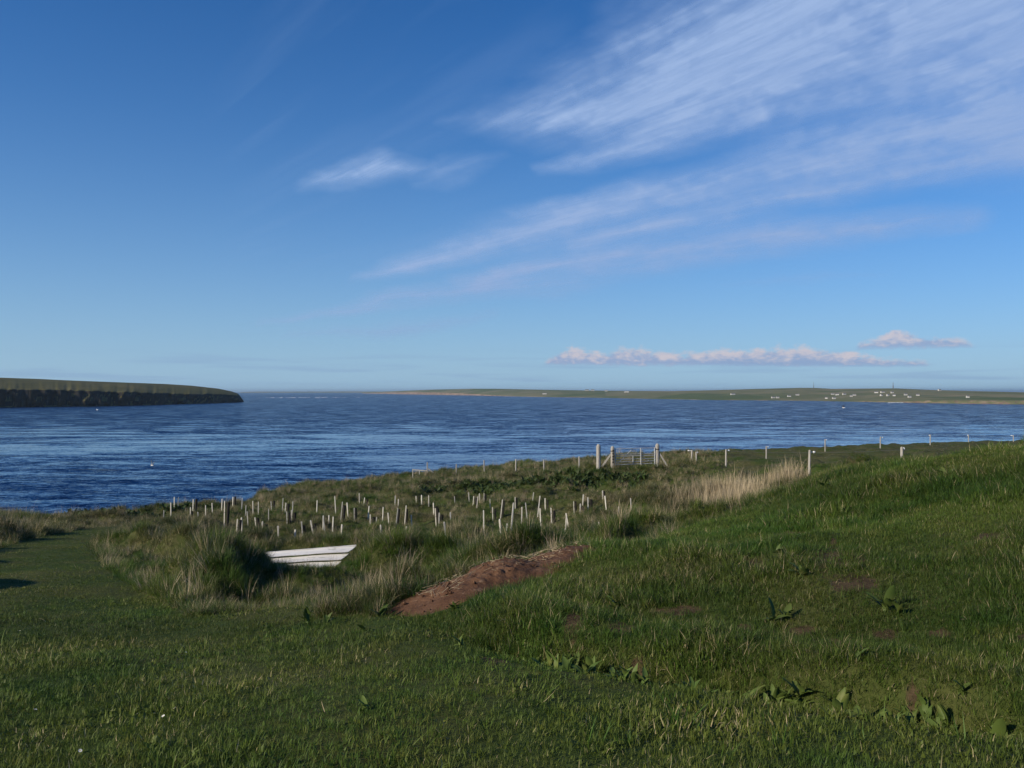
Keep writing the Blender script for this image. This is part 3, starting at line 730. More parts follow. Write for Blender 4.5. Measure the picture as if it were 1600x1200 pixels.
def build_grass():
    lawn = [tuft('lawn_tuft', 11, .045, .020, .050, .0030, .5, .8, M['lawn'], 2) for _ in range(6)]
    lush = [tuft('lush_tuft', 12, .06, .06, .15, .0050, .38, 1.0, M['lush'], 3) for _ in range(6)]
    clover = [tuft('broad_tuft', 12, .06, .03, .07, .013, .8, .9, M['lush'], 2) for _ in range(2)]
    tuss = [tuft('tussock', 34, .14, .20, .50, .0075, .42, 1.5, M['field'], 4, (.12, .05)) for _ in range(6)]
    strw = [tuft('straw_tuft', 22, .12, .35, .75, .0075, .22, .5, M['straw'], 3, (.12, .03)) for _ in range(4)]
    greens = [tuft('green_tussock', 34, .13, .18, .42, .0075, .45, 1.4, M['lush'], 4, (.1, .05)) for _ in range(4)]
    # mown lawn
    x, d, z, zn, px, py = sample(150000, 1.6, 30, 1.3)
    so = soil_amt(px, py, d)
    k = (zn == 1) & heap_free(x, d)
    x, d, z = x[k], d[k], z[k]
    li = rng.integers(0, 6, len(x)); li = np.where(rng.random(len(x)) < .07 + .25 * smooth(fbm(x / .5, d / .5, 66, 3), .55, .7), rng.integers(6, 9, len(x)), li)
    li = np.where(rng.random(len(x)) < .004, rng.integers(9, 12, len(x)), li)
    weeds = [tuft('clover_tuft', 9, .05, .015, .035, .011, .9, .8, M['lawn'], 2) for _ in range(3)]
    scatter('lawn_grass', 'short mown grass of the lawn and path', 'grass', lawn + weeds + lush[:3], np.stack([x, d, z], 1), rng.uniform(.75, 1.3, len(x)) * (1 - smooth(d, 6, 12) * 0.30) * (0.55 + 1.0 * fbm(x / .6, d / .6, 61, 2)), li, tilt=.2)
    # bank
    x, d, z, zn, px, py = sample(230000, 3.0, 19, 1.2)
    so = soil_amt(px, py, d); thin = fbm(x / 0.9, d / 0.9, 71, 3)
    k = (zn == 2) & heap_free(x, d) & (rng.random(len(x)) > so * 0.85) & (rng.random(len(x)) < 0.6 + smooth(thin, 0.3, 0.52))
    x, d, z, thin, so = x[k], d[k], z[k], thin[k], so[k]
    idx = rng.integers(0, 6, len(x)); idx = np.where(rng.random(len(x)) < .12, rng.integers(6, 8, len(x)), idx)
    sc = rng.uniform(.55, 1.15, len(x)) * (0.40 + 0.9 * smooth(thin, .34, .72)) * (1 - .5 * so) * (0.75 + 0.45 * smooth(d, 6, 12))
    x2, d2, z2, zn2, px2, py2 = sample(110000, 3.0, 17, 1.0)
    th2 = fbm(x2 / 0.9, d2 / 0.9, 71, 3); so2 = soil_amt(px2, py2, d2)
    k = (zn2 == 2) & heap_free(x2, d2) & (rng.random(len(x2)) > so2 * .9) & (rng.random(len(x2)) < smooth(-th2, -.56, -.42))
    x = np.concatenate([x, x2[k]]); d = np.concatenate([d, d2[k]]); z = np.concatenate([z, z2[k]])
    idx = np.concatenate([idx, rng.integers(8, 14, k.sum())]); sc = np.concatenate([sc, rng.uniform(.8, 1.6, k.sum())])
    scatter('bank_grass', 'lush longer grass covering the bank', 'grass', lush + clover + lawn, np.stack([x, d, z], 1), sc, idx, .2)
    # rough field: tussocks, green and bleached
    x, d, z, zn, px, py = sample(240000, 7.0, 92, 1.35, 0.76)
    D = np.interp(px, EDGE[:, 0], EDGE[:, 1])
    reed = np.exp(-((px - 1140) / 70) ** 2 - ((d - 30) / 5.0) ** 2) + np.exp(-((px - 1235) / 22) ** 2 - ((d - 31) / 3.0) ** 2) + 0.5 * np.exp(-((px - 960) / 60) ** 2 - ((d - 37) / 3.0) ** 2) + 0.25 * np.exp(-((px - 820) / 150) ** 2 - ((d - 37) / 4.0) ** 2)
    pastr = smooth(px, 1080, 1180) * smooth(d, 33, 44) + smooth(px, 1240, 1330) * smooth(44 - d, 0, 11)          # grazed strip along the fence
    k = (zn == 0) & heap_free(x, d) & (d < D + 4) & (rng.random(len(x)) > 1.1 * soil_amt(px, py, d) * (d > 30)) & (rng.random(len(x)) > smooth(px, 1080, 1180) * smooth(d, 33, 44) * 0.5)
    x, d, z, px, py, reed, pastr = x[k], d[k], z[k], px[k], py[k], reed[k], pastr[k]
    n = len(x)
    pat = fbm(x / 3.5, d / 3.5, 81, 3); pat2 = fbm(x / 1.1, d / 1.1, 91, 2)
    near = smooth(d, 20, 10)
    gsh = smooth(pat, .40, .58) * 0.75 + near * .55 + pastr * 0.8
    kind = np.where(rng.random(n) < gsh, 2, 0)                   # 0 tussock, 2 green
    kind = np.where(rng.random(n) < 0.04 + 0.10 * smooth(d, 24, 40) * smooth(pat2, .45, .65) * (1 - pastr), 1, kind)
    kind = np.where((px > 1280) & (d < 26), 2, kind)
    idx = np.where(kind == 0, rng.integers(0, 6, n), np.where(kind == 1, rng.integers(6, 10, n), rng.integers(10, 14, n)))
    hum = np.clip((fbm(x / 1.5, d / 1.2, 11, 3) - .42) / .3, 0, 1.2)
    sc = rng.uniform(.55, 1.0, n) * (0.55 + 0.55 * hum) * (1 - 0.62 * smooth(px, 1080, 1180) * smooth(d, 33, 44)) * (1 - .55 * pastr) * (0.84 + .16 * smooth(d, 14, 24))
    sc = sc * (1 - .30 * smooth(d, 19, 24) * smooth(-d, -48, -42) * smooth(px, 200, 260) * smooth(-px, -1010, -950))
    panel = ((x + 4.1) / 1.0) ** 2 + ((d - 17.0) / .55) ** 2 < 1
    sc = np.where(panel, sc * 0.35, sc)
    sc = np.where((px > 412) & (px < 566) & (d > 11.5) & (d < 17.6), sc * .60, sc)
    # keep the edge of the mown path low
    scatter('field_grass', 'rough tussocky grass, green and bleached, filling the field', 'grass', tuss + strw + greens, np.stack([x, d, z], 1), sc, idx, .18)
    # stand of dead reeds behind the bank
    m = 760
    cx = np.where(rng.random(m) < .86, rng.normal(1128, 42, m), rng.normal(1232, 13, m)); d = rng.normal(30, 1.8, m)
    d = np.where(cx > 1200, rng.normal(30.5, .8, m), d)
    x = (cx - 800) / F * d; z = ground(x, d)
    reeds = [tuft('reed_clump', 6, .12, .45, 1.20, .014, .14, .35, M['straw'], 3, (.10, .0)) for _ in range(5)]
    scatter('reed_stand', 'tall stand of pale dead reeds behind the bank', 'reeds', reeds, np.stack([x, d, z], 1), rng.uniform(.5, 1.0, m), None, .12)
build_grass()

# ------------------------------------------------------------------ dock plants
def leaf_mesh(L, W, bend, fold, name='leaf'):
    mb = MB(); n = 6; vs = []; th = 0.35
    p = Vector((0, 0, 0))
    for k in range(n + 1):
        t = k / n
        w = 0.006 if t < .14 else W * (math.sin(math.pi * min(1, (t - .1) / .9) ** .8) ** .8) + 0.003
        wav = 0.10 * W * math.sin(k * 2.3)
        vs += [p + Vector((-w, 0, fold * w + wav)), p.copy(), p + Vector((w, 0, fold * w - wav))]
        p = p + Vector((0, math.sin(th), math.cos(th))) * (L / n); th += bend / n
    fs = []
    for k in range(n):
        b = 3 * k; fs += [(b, b + 1, b + 4, b + 3), (b + 1, b + 2, b + 5, b + 4)]
    mb.add(vs, fs); return mb.mesh(name, M['dock'], True)
LEAVES = [leaf_mesh(.26, .045, .9, .35), leaf_mesh(.20, .042, 1.5, .3), leaf_mesh(.16, .040, 1.9, .25), leaf_mesh(.30, .050, 0.5, .45)]

# column, row of the foot in the photograph, size, leaves
_r = random.Random(77)
DOCKS = [(int(_p), int(np.interp(_p, [820, 1100, 1400, 1600], [1016, 1060, 1106, 1140]) + _r.uniform(-12, 14)), _r.uniform(.4, .72), _r.randint(2, 5)) for _p in [_r.uniform(825, 1590) for _ in range(62)]] + [(838, 1022, .55, 6), (872, 1030, .7, 8), (893, 1036, .6, 6), (921, 1030, .95, 7), (955, 1044, .75, 7), (985, 1054, .6, 6), (1006, 1066, .6, 6), (1076, 1066, .8, 6), (1103, 1062, .6, 5), (1131, 1066, .85, 6), (1158, 1072, .85, 7), (1184, 1076, .6, 6),
         (1312, 1108, .7, 6), (1338, 1114, .65, 6), (1366, 1106, .6, 6), (1418, 1100, .6, 6), (1444, 1102, .75, 7), (962, 950, .8, 8), (935, 944, .6, 5), (708, 952, .75, 4), (1203, 968, .75, 8), (1226, 962, .6, 6), (1382, 950, .8, 7), (1404, 958, .6, 5),
         (1252, 898, .8, 8), (1214, 872, .75, 7), (482, 972, .7, 6), (512, 975, .6, 5), (568, 984, .65, 6), (606, 922, .6, 5), (592, 962, .7, 6), (572, 1112, .45, 4), (722, 1006, .55, 5), (1290, 776, .9, 6), (1430, 752, 1.0, 8), (1478, 748, 1.0, 8), (1376, 720, 1.0, 8),
         (655, 898, .55, 4), (1140, 1000, .5, 5), (1340, 1060, .45, 4), (1500, 1100, .5, 5)]
def ordinal(k):
    w = ['first', 'second', 'third', 'fourth', 'fifth', 'sixth', 'seventh', 'eighth', 'ninth', 'tenth', 'eleventh', 'twelfth', 'thirteenth', 'fourteenth', 'fifteenth', 'sixteenth', 'seventeenth', 'eighteenth', 'nineteenth', 'twentieth']
    tens = {2: 'twenty', 3: 'thirty', 4: 'forty', 5: 'fifty', 6: 'sixty', 7: 'seventy', 8: 'eighty', 9: 'ninety', 10: 'hundred'}
    if k < 20: return w[k]
    if k >= 99: return 'hundredth' if k == 99 else 'hundred-and-' + ordinal(k - 100)
    q, r = divmod(k + 1, 10)
    return ({2: 'twentieth', 3: 'thirtieth', 4: 'fortieth', 5: 'fiftieth', 6: 'sixtieth', 7: 'seventieth', 8: 'eightieth', 9: 'ninetieth'}[q]) if r == 0 else tens[q] + '-' + w[r - 1]
def build_docks():
    dk = sorted(DOCKS)
    rnd = random.Random(3)
    for k, (px, py, s, n) in enumerate(dk):
        x, d, z = ray_ground(px, py)
        t = empty('dock_plant', (x, d, z - 0.01), rnd.uniform(0, 6.28))
        ditch = 820 < px < 1200 and py > 1015 or px > 1300 and py > 1090
        size = 'large' if s > .78 else 'small' if s < .6 else 'broad-leaved'
        where = 'in the trench below the bank' if ditch else 'by the soil heap' if abs(px - 650) < 75 and py < 960 else 'on the grassy bank' if px > 850 else 'at the lawn edge'
        tag(t, '%s green dock plant %s, %s dock plant from the left' % (size, where, ordinal(k)), 'dock plant', 'dock plants in the grass')
        for i in range(n + 4):
            l = link('leaf', rnd.choice(LEAVES), t)
            a = 6.283 * i / n + rnd.uniform(-.4, .4)
            l.rotation_euler = (rnd.uniform(-.5, .35), rnd.uniform(-.3, .3), a)
            l.location = (0.02 * math.sin(a), -0.02 * math.cos(a), 0)
            q = s * rnd.uniform(.45, .95); l.scale = (q * rnd.uniform(.55, .95), q, q)
build_docks()

def dock_belt():
    """belt of broad leaves crossing the field in front of the gate"""
    mb_list = []
    for _ in range(4):
        mb = MB()
        for i in range(10):
            me = random.choice(LEAVES); a = random.uniform(0, 6.28); s = random.uniform(1.0, 1.7)
            mt = Matrix.Rotation(a, 4, 'Z') @ Matrix.Scale(s, 4)
            off = Vector((random.uniform(-.15, .15), random.uniform(-.15, .15), 0))
            mb.add([mt @ v.co + off for v in me.vertices], [tuple(p.vertices) for p in me.polygons])
        mb_list.append(mb.mesh('dock_clump', M['dock_dark'], True))
    n = 520
    px = rng.uniform(640, 1010, n); d = np.interp(px, [640, 800, 950, 1010], [52, 46, 42.5, 42]) + rng.normal(0, 1.3, n)
    x = (px - 800) / F * d
    n2 = 160
    px2 = rng.uniform(60, 330, n2); d2 = np.interp(px2, [60, 330], [40, 45]) + rng.normal(0, .8, n2)
    x = np.concatenate([x, (px2 - 800) / F * d2]); d = np.concatenate([d, d2])
    z = ground(x, d)
    scatter('dock_belt', 'belt of dark broad-leaved docks across the field', 'dock plants', mb_list, np.stack([x, d, z], 1), rng.uniform(.45, .95, len(x)), None, .1)
dock_belt()

# ------------------------------------------------------------------ soil heap
def build_heap():
    e = HEAP_B - HEAP_A; L = np.hypot(*e); e = e / L; nrm = np.array((-e[1], e[0]))
    T, Sx = np.meshgrid(np.linspace(-.10, 1.12, 150), np.linspace(-.85, .85, 100), indexing='ij')
    X = HEAP_A[0] + T * L * e[0] + Sx * nrm[0]; Dd = HEAP_A[1] + T * L * e[1] + Sx * nrm[1]
    hh, t, s = heap_h(X, Dd)
    z = ground(X, Dd) + hh - 0.03 + np.where(hh > 0, 0.02, 0)
    z = z + np.clip(hh * 6, 0, 1) * (0.07 * (fbm(X / .22, Dd / .22, 51, 4, .65) - .5) + .05 * (fbm(X / .06, Dd / .06, 57, 2) - .5))
    z = np.where(hh <= 0, ground(X, Dd) - .06, z)
    c = (HEAP_A + HEAP_B) / 2; zc = float(ground(c[0:1], c[1:2])[0])
    root = empty('soil_heap', (c[0], c[1], zc))
    tag(root, 'low heap of red-brown soil and straw at the foot of the bank', 'soil heap')
    link('soil', grid_mesh('soil', X - c[0], Dd - c[1], z - zc, M['soil']), root)
    mb = MB(); rnd = random.Random(5)
    def stem(tc, sc_, L_, a):
        xx = HEAP_A[0] + tc * L * e[0] + sc_ * nrm[0]; yy = HEAP_A[1] + tc * L * e[1] + sc_ * nrm[1]
        h0 = float(heap_h(np.array([xx]), np.array([yy]))[0][0]); zz = float(ground(np.array([xx]), np.array([yy]))[0]) + h0
        dx, dy = math.cos(a) * L_, math.sin(a) * L_
        h1 = float(heap_h(np.array([xx + dx]), np.array([yy + dy]))[0][0]); z1 = float(ground(np.array([xx + dx]), np.array([yy + dy]))[0]) + h1
        mb.bar((xx - c[0], yy - c[1], zz - zc + .03), (xx + dx - c[0], yy + dy - c[1], z1 - zc + rnd.uniform(.02, .05)), rnd.uniform(.0025, .005), seg=3)
    for _ in range(26): stem(rnd.gauss(.17, .05), rnd.uniform(-.2, .3), rnd.uniform(.05, .17), rnd.gauss(.75, .9))
    for _ in range(110): stem(rnd.uniform(.6, 1.0), rnd.uniform(-.4, .4), rnd.uniform(.02, .08), rnd.uniform(0, 6.28))
    for _ in range(90): stem(rnd.uniform(.1, .9), rnd.uniform(-.35, .35), rnd.uniform(.03, .09), rnd.uniform(0, 6.28))
    cl = MB()
    for _ in range(120):
        tc, sc_ = rnd.uniform(-.02, 1.02), rnd.gauss(0, .24)
        xx = HEAP_A[0] + tc * L * e[0] + sc_ * nrm[0]; yy = HEAP_A[1] + tc * L * e[1] + sc_ * nrm[1]
        h0 = float(heap_h(np.array([xx]), np.array([yy]))[0][0]); zz = float(ground(np.array([xx]), np.array([yy]))[0]) + h0 - zc
        r = rnd.choice((.006, .008, .010, .014, .022)) * rnd.uniform(.7, 1.3); oc = []
        for v in ((1, 0, 0), (-1, 0, 0), (0, 1, 0), (0, -1, 0), (0, 0, 1), (0, 0, -1)):
            k = r * rnd.uniform(.6, 1.3); oc.append((xx - c[0] + v[0] * k, yy - c[1] + v[1] * k, zz + v[2] * k * .8))
        cl.add(oc, [(0, 2, 4), (2, 1, 4), (1, 3, 4), (3, 0, 4), (2, 0, 5), (1, 2, 5), (3, 1, 5), (0, 3, 5)])
    o = link('clods', cl.mesh('clods', M['soil']), root); o['kind'] = 'stuff'
    o = link('straw', mb.mesh('straw', M['straw']), root); o['kind'] = 'stuff'
build_heap()

def stone(name, px, py, size, label, mat):
    x, d, z = ray_ground(px, py)
    bm = bmesh.new(); bmesh.ops.create_icosphere(bm, subdivisions=3, radius=1.0)
    for v in bm.verts:
        n = float(fbm(np.array([v.co.x * 1.4 + px]), np.array([v.co.y * 1.4 + v.co.z * 2.0]), 9, 3)[0])
        v.co = Vector((v.co.x * size[0], v.co.y * size[1], v.co.z * size[2])) * (0.7 + .6 * n)
    me = bpy.data.meshes.new(name); bm.to_mesh(me); bm.free(); me.materials.append(mat)
    o = link(name, me); o.location = (x, d, z + size[2] * .4); tag(o, label, 'stone')
    return o
s1 = stone('stone', 665, 853, (.16, .10, .07), 'pale flat stone lying in the grass behind the soil heap', M['bone'])
s1.location.z += 0.12
hx, hd = HEAP_A[0] - .02, HEAP_A[1] + .38
s2 = stone('stone', 655, 918, (.055, .035, .03), 'small white stone at the left edge of the soil heap', M['white_wall'])

# ------------------------------------------------------------------ white lapped panel lying in the grass
def build_panel():
    def at(px, py, d): return Vector(((px - 800) / F * d, d, EYE - (py - HY) / F * d))
    TL, TR = at(414, 864, 17.3), at(557, 852.5, 17.5)          # upper edge
    BL, BR = at(430, 892, 16.75), at(522, 889, 16.85)          # lower edge, sunk in the grass
    o0 = (BL + BR) / 2; nrm = (TR - TL).cross(BR - TR).normalized()
    if nrm.z < 0: nrm = -nrm
    root = empty('lapped_panel', o0); tag(root, 'white lapped board panel lying tilted in the long grass', 'panel')
    n = 3
    for k in range(n):
        t0, t1 = k / n, min(1.0, (k + 1) / n + .02); vs = []
        for (t, lift) in ((t0, .004), ((t0 + t1) / 2, .022), (t1, .060)):
            a, c = TL.lerp(BL, t), TR.lerp(BR, t)
            for i in range(13):
                f = i / 12; p = a.lerp(c, f) + nrm * (lift + .010 * math.sin(f * 3.1) + .004 * math.sin(f * 11 + k))
                vs.append(p - o0)
        top = list(vs); vs = top + [p - nrm * .012 for p in top]; m_ = len(top); fs = []
        for r in range(2):
            for i in range(12):
                q = (r * 13 + i, r * 13 + i + 1, (r + 1) * 13 + i + 1, (r + 1) * 13 + i)
                fs += [q, tuple(m_ + j for j in q[::-1])]
        ring = list(range(13)) + [25, 38] + list(range(37, 25, -1)) + [13]
        fs += [(ring[i], ring[(i + 1) % len(ring)], m_ + ring[(i + 1) % len(ring)], m_ + ring[i]) for i in range(len(ring))]
        link('board', pydata('board', vs, fs, M['boat']), root)
    for f in (.12, .5, .9):
        mb = MB(); mb.bar(TL.lerp(TR, f) - nrm * .03 - o0, BL.lerp(BR, f) - nrm * .03 - o0, .05, .03)
        link('batten', mb.mesh('batten', M['wood']), root)
    mb = MB(); mb.bar(TL + nrm * .012 - o0, TR + nrm * .012 - o0, .03, .025); link('edge_strip', mb.mesh('edge_strip', M['boat']), root)
build_panel()

# ------------------------------------------------------------------ sapling stakes with guards
STAKES = [(256,800,808),(268,788,808),(302,783,800),(311,803,814),(322,792,811),(347,782,801),(351,785,821),(378,781,801),(384,792,805),(379,811,829),(425,786,795),(441,781,800),(457,786,800),(456,805,821),(409,817,835),(436,824,845),(462,830,845),(495,784,804),
 (505,808,828),(514,811,823),(525,778,796),(532,786,811),(533,822,838),(554,796,809),(562,773,788),(568,780,787),(575,793,807),(587,810,826),(598,795,809),(596,822,851),(617,777,791),(622,782,791),(618,796,821),(632,792,813),(644,807,819),(637,825,858),(659,778,794),(670,781,794),(682,796,815),(697,825,854),
 (705,803,820),(711,778,788),(734,772,783),(739,788,798),(745,791,799),(756,776,788),(756,800,826),(770,795,804),(782,783,803),(785,813,841),(797,788,834),(805,779,792),(824,788,801),(840,777,799),(852,781,790),(862,796,807),(881,807,841),(897,786,797),(910,779,792),(966,794,815),(986,781,797)]
_r = random.Random(31)
for _ in range(95):
    _p = _r.uniform(270, 950); _y = _r.uniform(785, 838) + (6 if _p < 560 else 0); _y = round((_y - 785) / 9) * 9 + 785 + _r.uniform(-1.5, 1.5)
    if all(abs(_p - q[0]) > 3 for q in STAKES): STAKES.append((int(_p), _y - _r.uniform(.50, .72) * 1300 * .024 * (.55 + (_y - 780) / 90), _y))
def guard_mesh():
    """open net tube with a rim"""
    mb = MB(); n = 10; vs = []; fs = []
    prof = [(1.0, 0.0), (0.95, .35), (1.04, .7), (1.0, .97), (1.08, 1.0), (.93, .985), (.90, .0)]
    for r, zz in prof:
        for i in range(n):
            t = 6.283 * i / n; vs.append((r * math.cos(t), r * math.sin(t) * .92, zz))
    for k in range(len(prof) - 1):
        for i in range(n):
            j = (i + 1) % n; fs.append((k * n + i, k * n + j, (k + 1) * n + j, (k + 1) * n + i))
    return mb.add(vs, fs).mesh('guard_tube', M['net'], True)
def build_stakes():
    st_me = MB().bar((0, 0, 0), (0, 0, 1), 1.0, tip=.03).mesh('stake', M['stake'])
    gd = guard_mesh()
    tie = MB().bar((0, 0, -.5), (0, 0, .5), 1.0).mesh('tie', M['tie'])
    rnd = random.Random(11)
    for k, (px, y0, y1) in enumerate(sorted(STAKES)):
        x, d, z = ray_ground(px, y1 + 4, 12)
        top = EYE - (y0 - 3 - HY) / F * d; h = max(.45, top - z)
        t = empty('sapling_stake', (x, d, z), 0)
        t.rotation_euler = (rnd.gauss(0, .05), rnd.gauss(0, .075), rnd.uniform(-.4, .4))
        gh = h * rnd.uniform(.70, 1.02) if rnd.random() < .38 else 0
        size = 'tall' if h > .85 else 'short' if h < .6 else 'pale'
        tag(t, '%s wooden stake %s in the field, %s stake from the left' % (size, 'beside a dark tree guard' if gh else 'standing bare', ordinal(k)), 'stake', 'stakes of the young plantation')
        w = rnd.uniform(.030, .046)
        o = link('stake', st_me, t); o.scale = (w, w * .8, h + .2); o.location = (0, 0, -.2)
        if gh:
            r = rnd.uniform(.04, .07); ox = r + w * .6 + rnd.uniform(0, .05)
            g = link('guard_tube', gd, t); g.scale = (r, r, gh + .1); g.location = (ox, .03, -.1); g.rotation_euler = (rnd.gauss(0, .025), rnd.gauss(0, .03), rnd.uniform(0, 3))
            q = link('tie', tie, t); q.location = (ox * .42, -.005, h * rnd.uniform(.45, .7)); q.scale = (ox * .95, w * .95, .012)
build_stakes()

# ------------------------------------------------------------------ fences and gate
POST = MB().bar((0, 0, -.3), (0, 0, 1), .1, w1=.092, seg=8, tip=.02).mesh('post', M['wood'])
INS = MB().tube([(0, 0, 0), (.10, 0, .0), (.115, 0, .0)], [.012, .014, .034], 8).tube([(.115, 0, 0), (.165, 0, 0)], [.036, .030], 8).mesh('insulator', M['insul'])
def fence(label, posts, group, insul=False, wires=(0.5, 0.85, 1.05), w=1.0):
    """posts: column, top row, foot row, distance"""
    P = []
    for px, y0, y1, d in posts:
        x = (px - 800) / F * d; z = float(ground(np.array([x]), np.array([d]))[0]); P.append((x, d, z, max(.7, EYE - (y0 - HY) / F * d - z)))
    root = empty('wire_fence', P[0][:3]); tag(root, label, 'fence', group)
    b = Vector(P[0][:3]); rnd = random.Random(int(posts[0][0]))
    for (x, d, z, h) in P:
        o = link('post', POST, root); o.location = Vector((x, d, z)) - b; o.scale = (w, w, h); o.rotation_euler = (rnd.gauss(0, .02), rnd.gauss(0, .03), rnd.uniform(0, 3))
        if insul:
            q = link('insulator', INS, o); q.scale = (1.3 / w, 1.3 / w, 1.3 / h); q.location = (.05, 0, .93)
    for hh in wires:
        mb = MB(); pts = []
        for i, (x, d, z, h) in enumerate(P):
            p = Vector((x, d - .06, z + hh * h / 1.1)) - b
            if pts: pts.append((pts[-1] + p) / 2 - Vector((0, 0, .03)))
            pts.append(p)
        mb.tube(pts, .002, 4); link('wire', mb.mesh('wire', M['steel_far']), root)
    return root, P
WG = 'wire fences along the shore'
f1, P1 = fence('wire fence running left from the gate to the braced corner post above the shore', [(905, 713, 736, 55), (850, 718, 743, 58), (806, 717, 735, 63), (757, 719, 738, 64), (713, 725, 742, 65), (668, 722, 744, 66)], WG, w=1.0)
x, d, z, h = P1[-1]; b = Vector(f1.location); c = Vector((x, d, z)) - b
link('brace', MB().bar(c + Vector((.06, 0, h * .55)), c + Vector((.85, .05, .05)), .08).mesh('brace', M['wood']), f1)
link('rail', MB().bar(c + Vector((-.05, 0, h * .42)), c + Vector((-1.2, .3, h * .42 + .05)), .06).mesh('rail', M['wood']), f1)
link('post', MB().bar(c + Vector((-1.2, .3, -1.0)), c + Vector((-1.2, .3, h * .50)), .07).mesh('post', M['wood']), f1)
link('post', MB().bar(c + Vector((-.66, .15, -.8)), c + Vector((-.66, .15, h * .44)), .07).mesh('post', M['wood']), f1)
fence('fence with white insulators running right from the gate towards the bank', [(1080, 703, 727, 52), (1134, 702, 729, 46), (1264, 703, 743, 36), (1408, 698, 712, 27)], WG, True, (1.0,), 1.0)
fence('distant fence with white insulators along the cliff edge on the right', [(1088, 706, 726, 53), (1197, 697, 721, 56), (1289, 686, 707, 66), (1375, 682, 703, 68), (1453, 679, 696, 80), (1513, 679, 693, 88), (1583, 680, 690, 95)], WG, True, (1.0,), 1.0)

def gate_post(label, px, y0, d, w, brace=0, notched=False):
    x = (px - 800) / F * d; z = float(ground(np.array([x]), np.array([d]))[0]); h = EYE - (y0 - HY) / F * d - z
    t = empty('gate_post', (x, d, z)); tag(t, label, 'gate post', 'posts of the field gate')
    link('post', MB().bar((0, 0, -.3), (0, 0, h), w, seg=10, tip=.10).mesh('post', M['wood']), t)
    if brace:
        link('brace', MB().bar((brace * w * .45, 0, h * .60), (brace * .62, 0, .0), .085).mesh('brace', M['wood']), t)
        link('wire_band', MB().bar((0, 0, h * .74), (0, 0, h * .78), w * 1.06, seg=10).mesh('wire_band', M['tie']), t)
    if notched:
        for i in range(5):
            zz = h * .88 - i * .165 - .06
            link('dark_slot', MB().bar((.03, -w * .52, zz - .11), (.03, -w * .52, zz), .11, .03).mesh('dark_slot', M['tie']), t)
    return t, x, z, h
gate_post('stout weathered gate post standing apart on the left of the gate', 935, 694, 47, .24)
g1, gx0, gz0, gh0 = gate_post('gate post with dark slots and a brace leaning left, hinge side of gate', 957, 697, 48, .22, -1, True)
g2, gx1, gz1, gh1 = gate_post('round topped gate post with a brace leaning right, latch side of gate', 1027, 693, 49, .24, 1)
def build_gate():
    a = Vector((gx0 + .16, 48.02, gz0)); bb = Vector((gx1 - .18, 48.9, gz1)); v = bb - a; L = v.length
    t = empty('field_gate', a, math.atan2(v.y, v.x)); tag(t, 'closed galvanised bar gate between the two braced gate posts', 'gate')
    zt = gh0 - .16; zs = [.12, .27, .42, .60, zt * .68, zt]
    def part(n, *bars):
        mb = MB()
        for p, q, r in bars: mb.tube([p, q], r, 6)
        return link(n, mb.mesh(n, M['galv']), t)
    for zz in zs: part('rail', ((0, 0, zz), (L, 0, zz), .022))
    for xx in (0.0, L): part('stile', ((xx, 0, .05), (xx, 0, zt + .03), .032))
    part('upright', ((L * .64, -.03, .08), (L * .64, -.03, zt + .02), .035)); part('upright', ((L * .44, -.03, .10), (L * .44, -.03, .60), .025))
    part('diagonal_brace', ((L * .04, .03, .12), (L * .44, .03, zt - .02), .016)); part('diagonal_brace', ((L * .66, .03, .60), (L * .96, .03, .12), .020))
    part('diagonal_brace', ((L * .62, .03, zt * .68), (L * .40, .03, zt), .014))
build_gate()

# ------------------------------------------------------------------ far houses and masts
HOUSES = [(851, 616, 9), (917, 610.6, 8), (926, 610.6, 7), (947, 611.4, 6), (979, 613, 10), (1145, 617, 9), (1208, 622, 7), (1215, 622, 6), (1233, 620, 7), (1246, 618, 7), (1291, 623, 5), (1301, 617, 6), (1308, 617.4, 7), (1319, 617, 7), (1330, 619.6, 5), (1335, 618.4, 6), (1303, 623, 6),
          (1369, 614, 7), (1379, 613.6, 8), (1377, 619, 4), (1387, 619, 4), (1394, 614.4, 5), (1397, 618.6, 5), (1415, 618, 6), (1421, 621, 6), (1434, 618.6, 6), (1468, 610.4, 6), (1512, 621.5, 5)]
def house_parts(w, dp, h, gable):
    wall = MB().add([(-w/2,-dp/2,-1),(w/2,-dp/2,-1),(w/2,dp/2,-1),(-w/2,dp/2,-1),(-w/2,-dp/2,h),(w/2,-dp/2,h),(w/2,dp/2,h),(-w/2,dp/2,h),(-w/2,0,h+gable),(w/2,0,h+gable)],
                    [(0,1,5,4),(2,3,7,6),(1,2,6,9,5),(3,0,4,8,7)]).mesh('wall', M['white_wall'])
    e = .3
    k = (h + gable + .12)
    roof = MB().add([(-w/2-e,-dp/2-e,h-.1),(w/2+e,-dp/2-e,h-.1),(w/2+e,0,k),(-w/2-e,0,k),(w/2+e,dp/2+e,h-.1),(-w/2-e,dp/2+e,h-.1)], [(0,1,2,3),(3,2,4,5)]).mesh('roof', M['slate'])
    return wall, roof
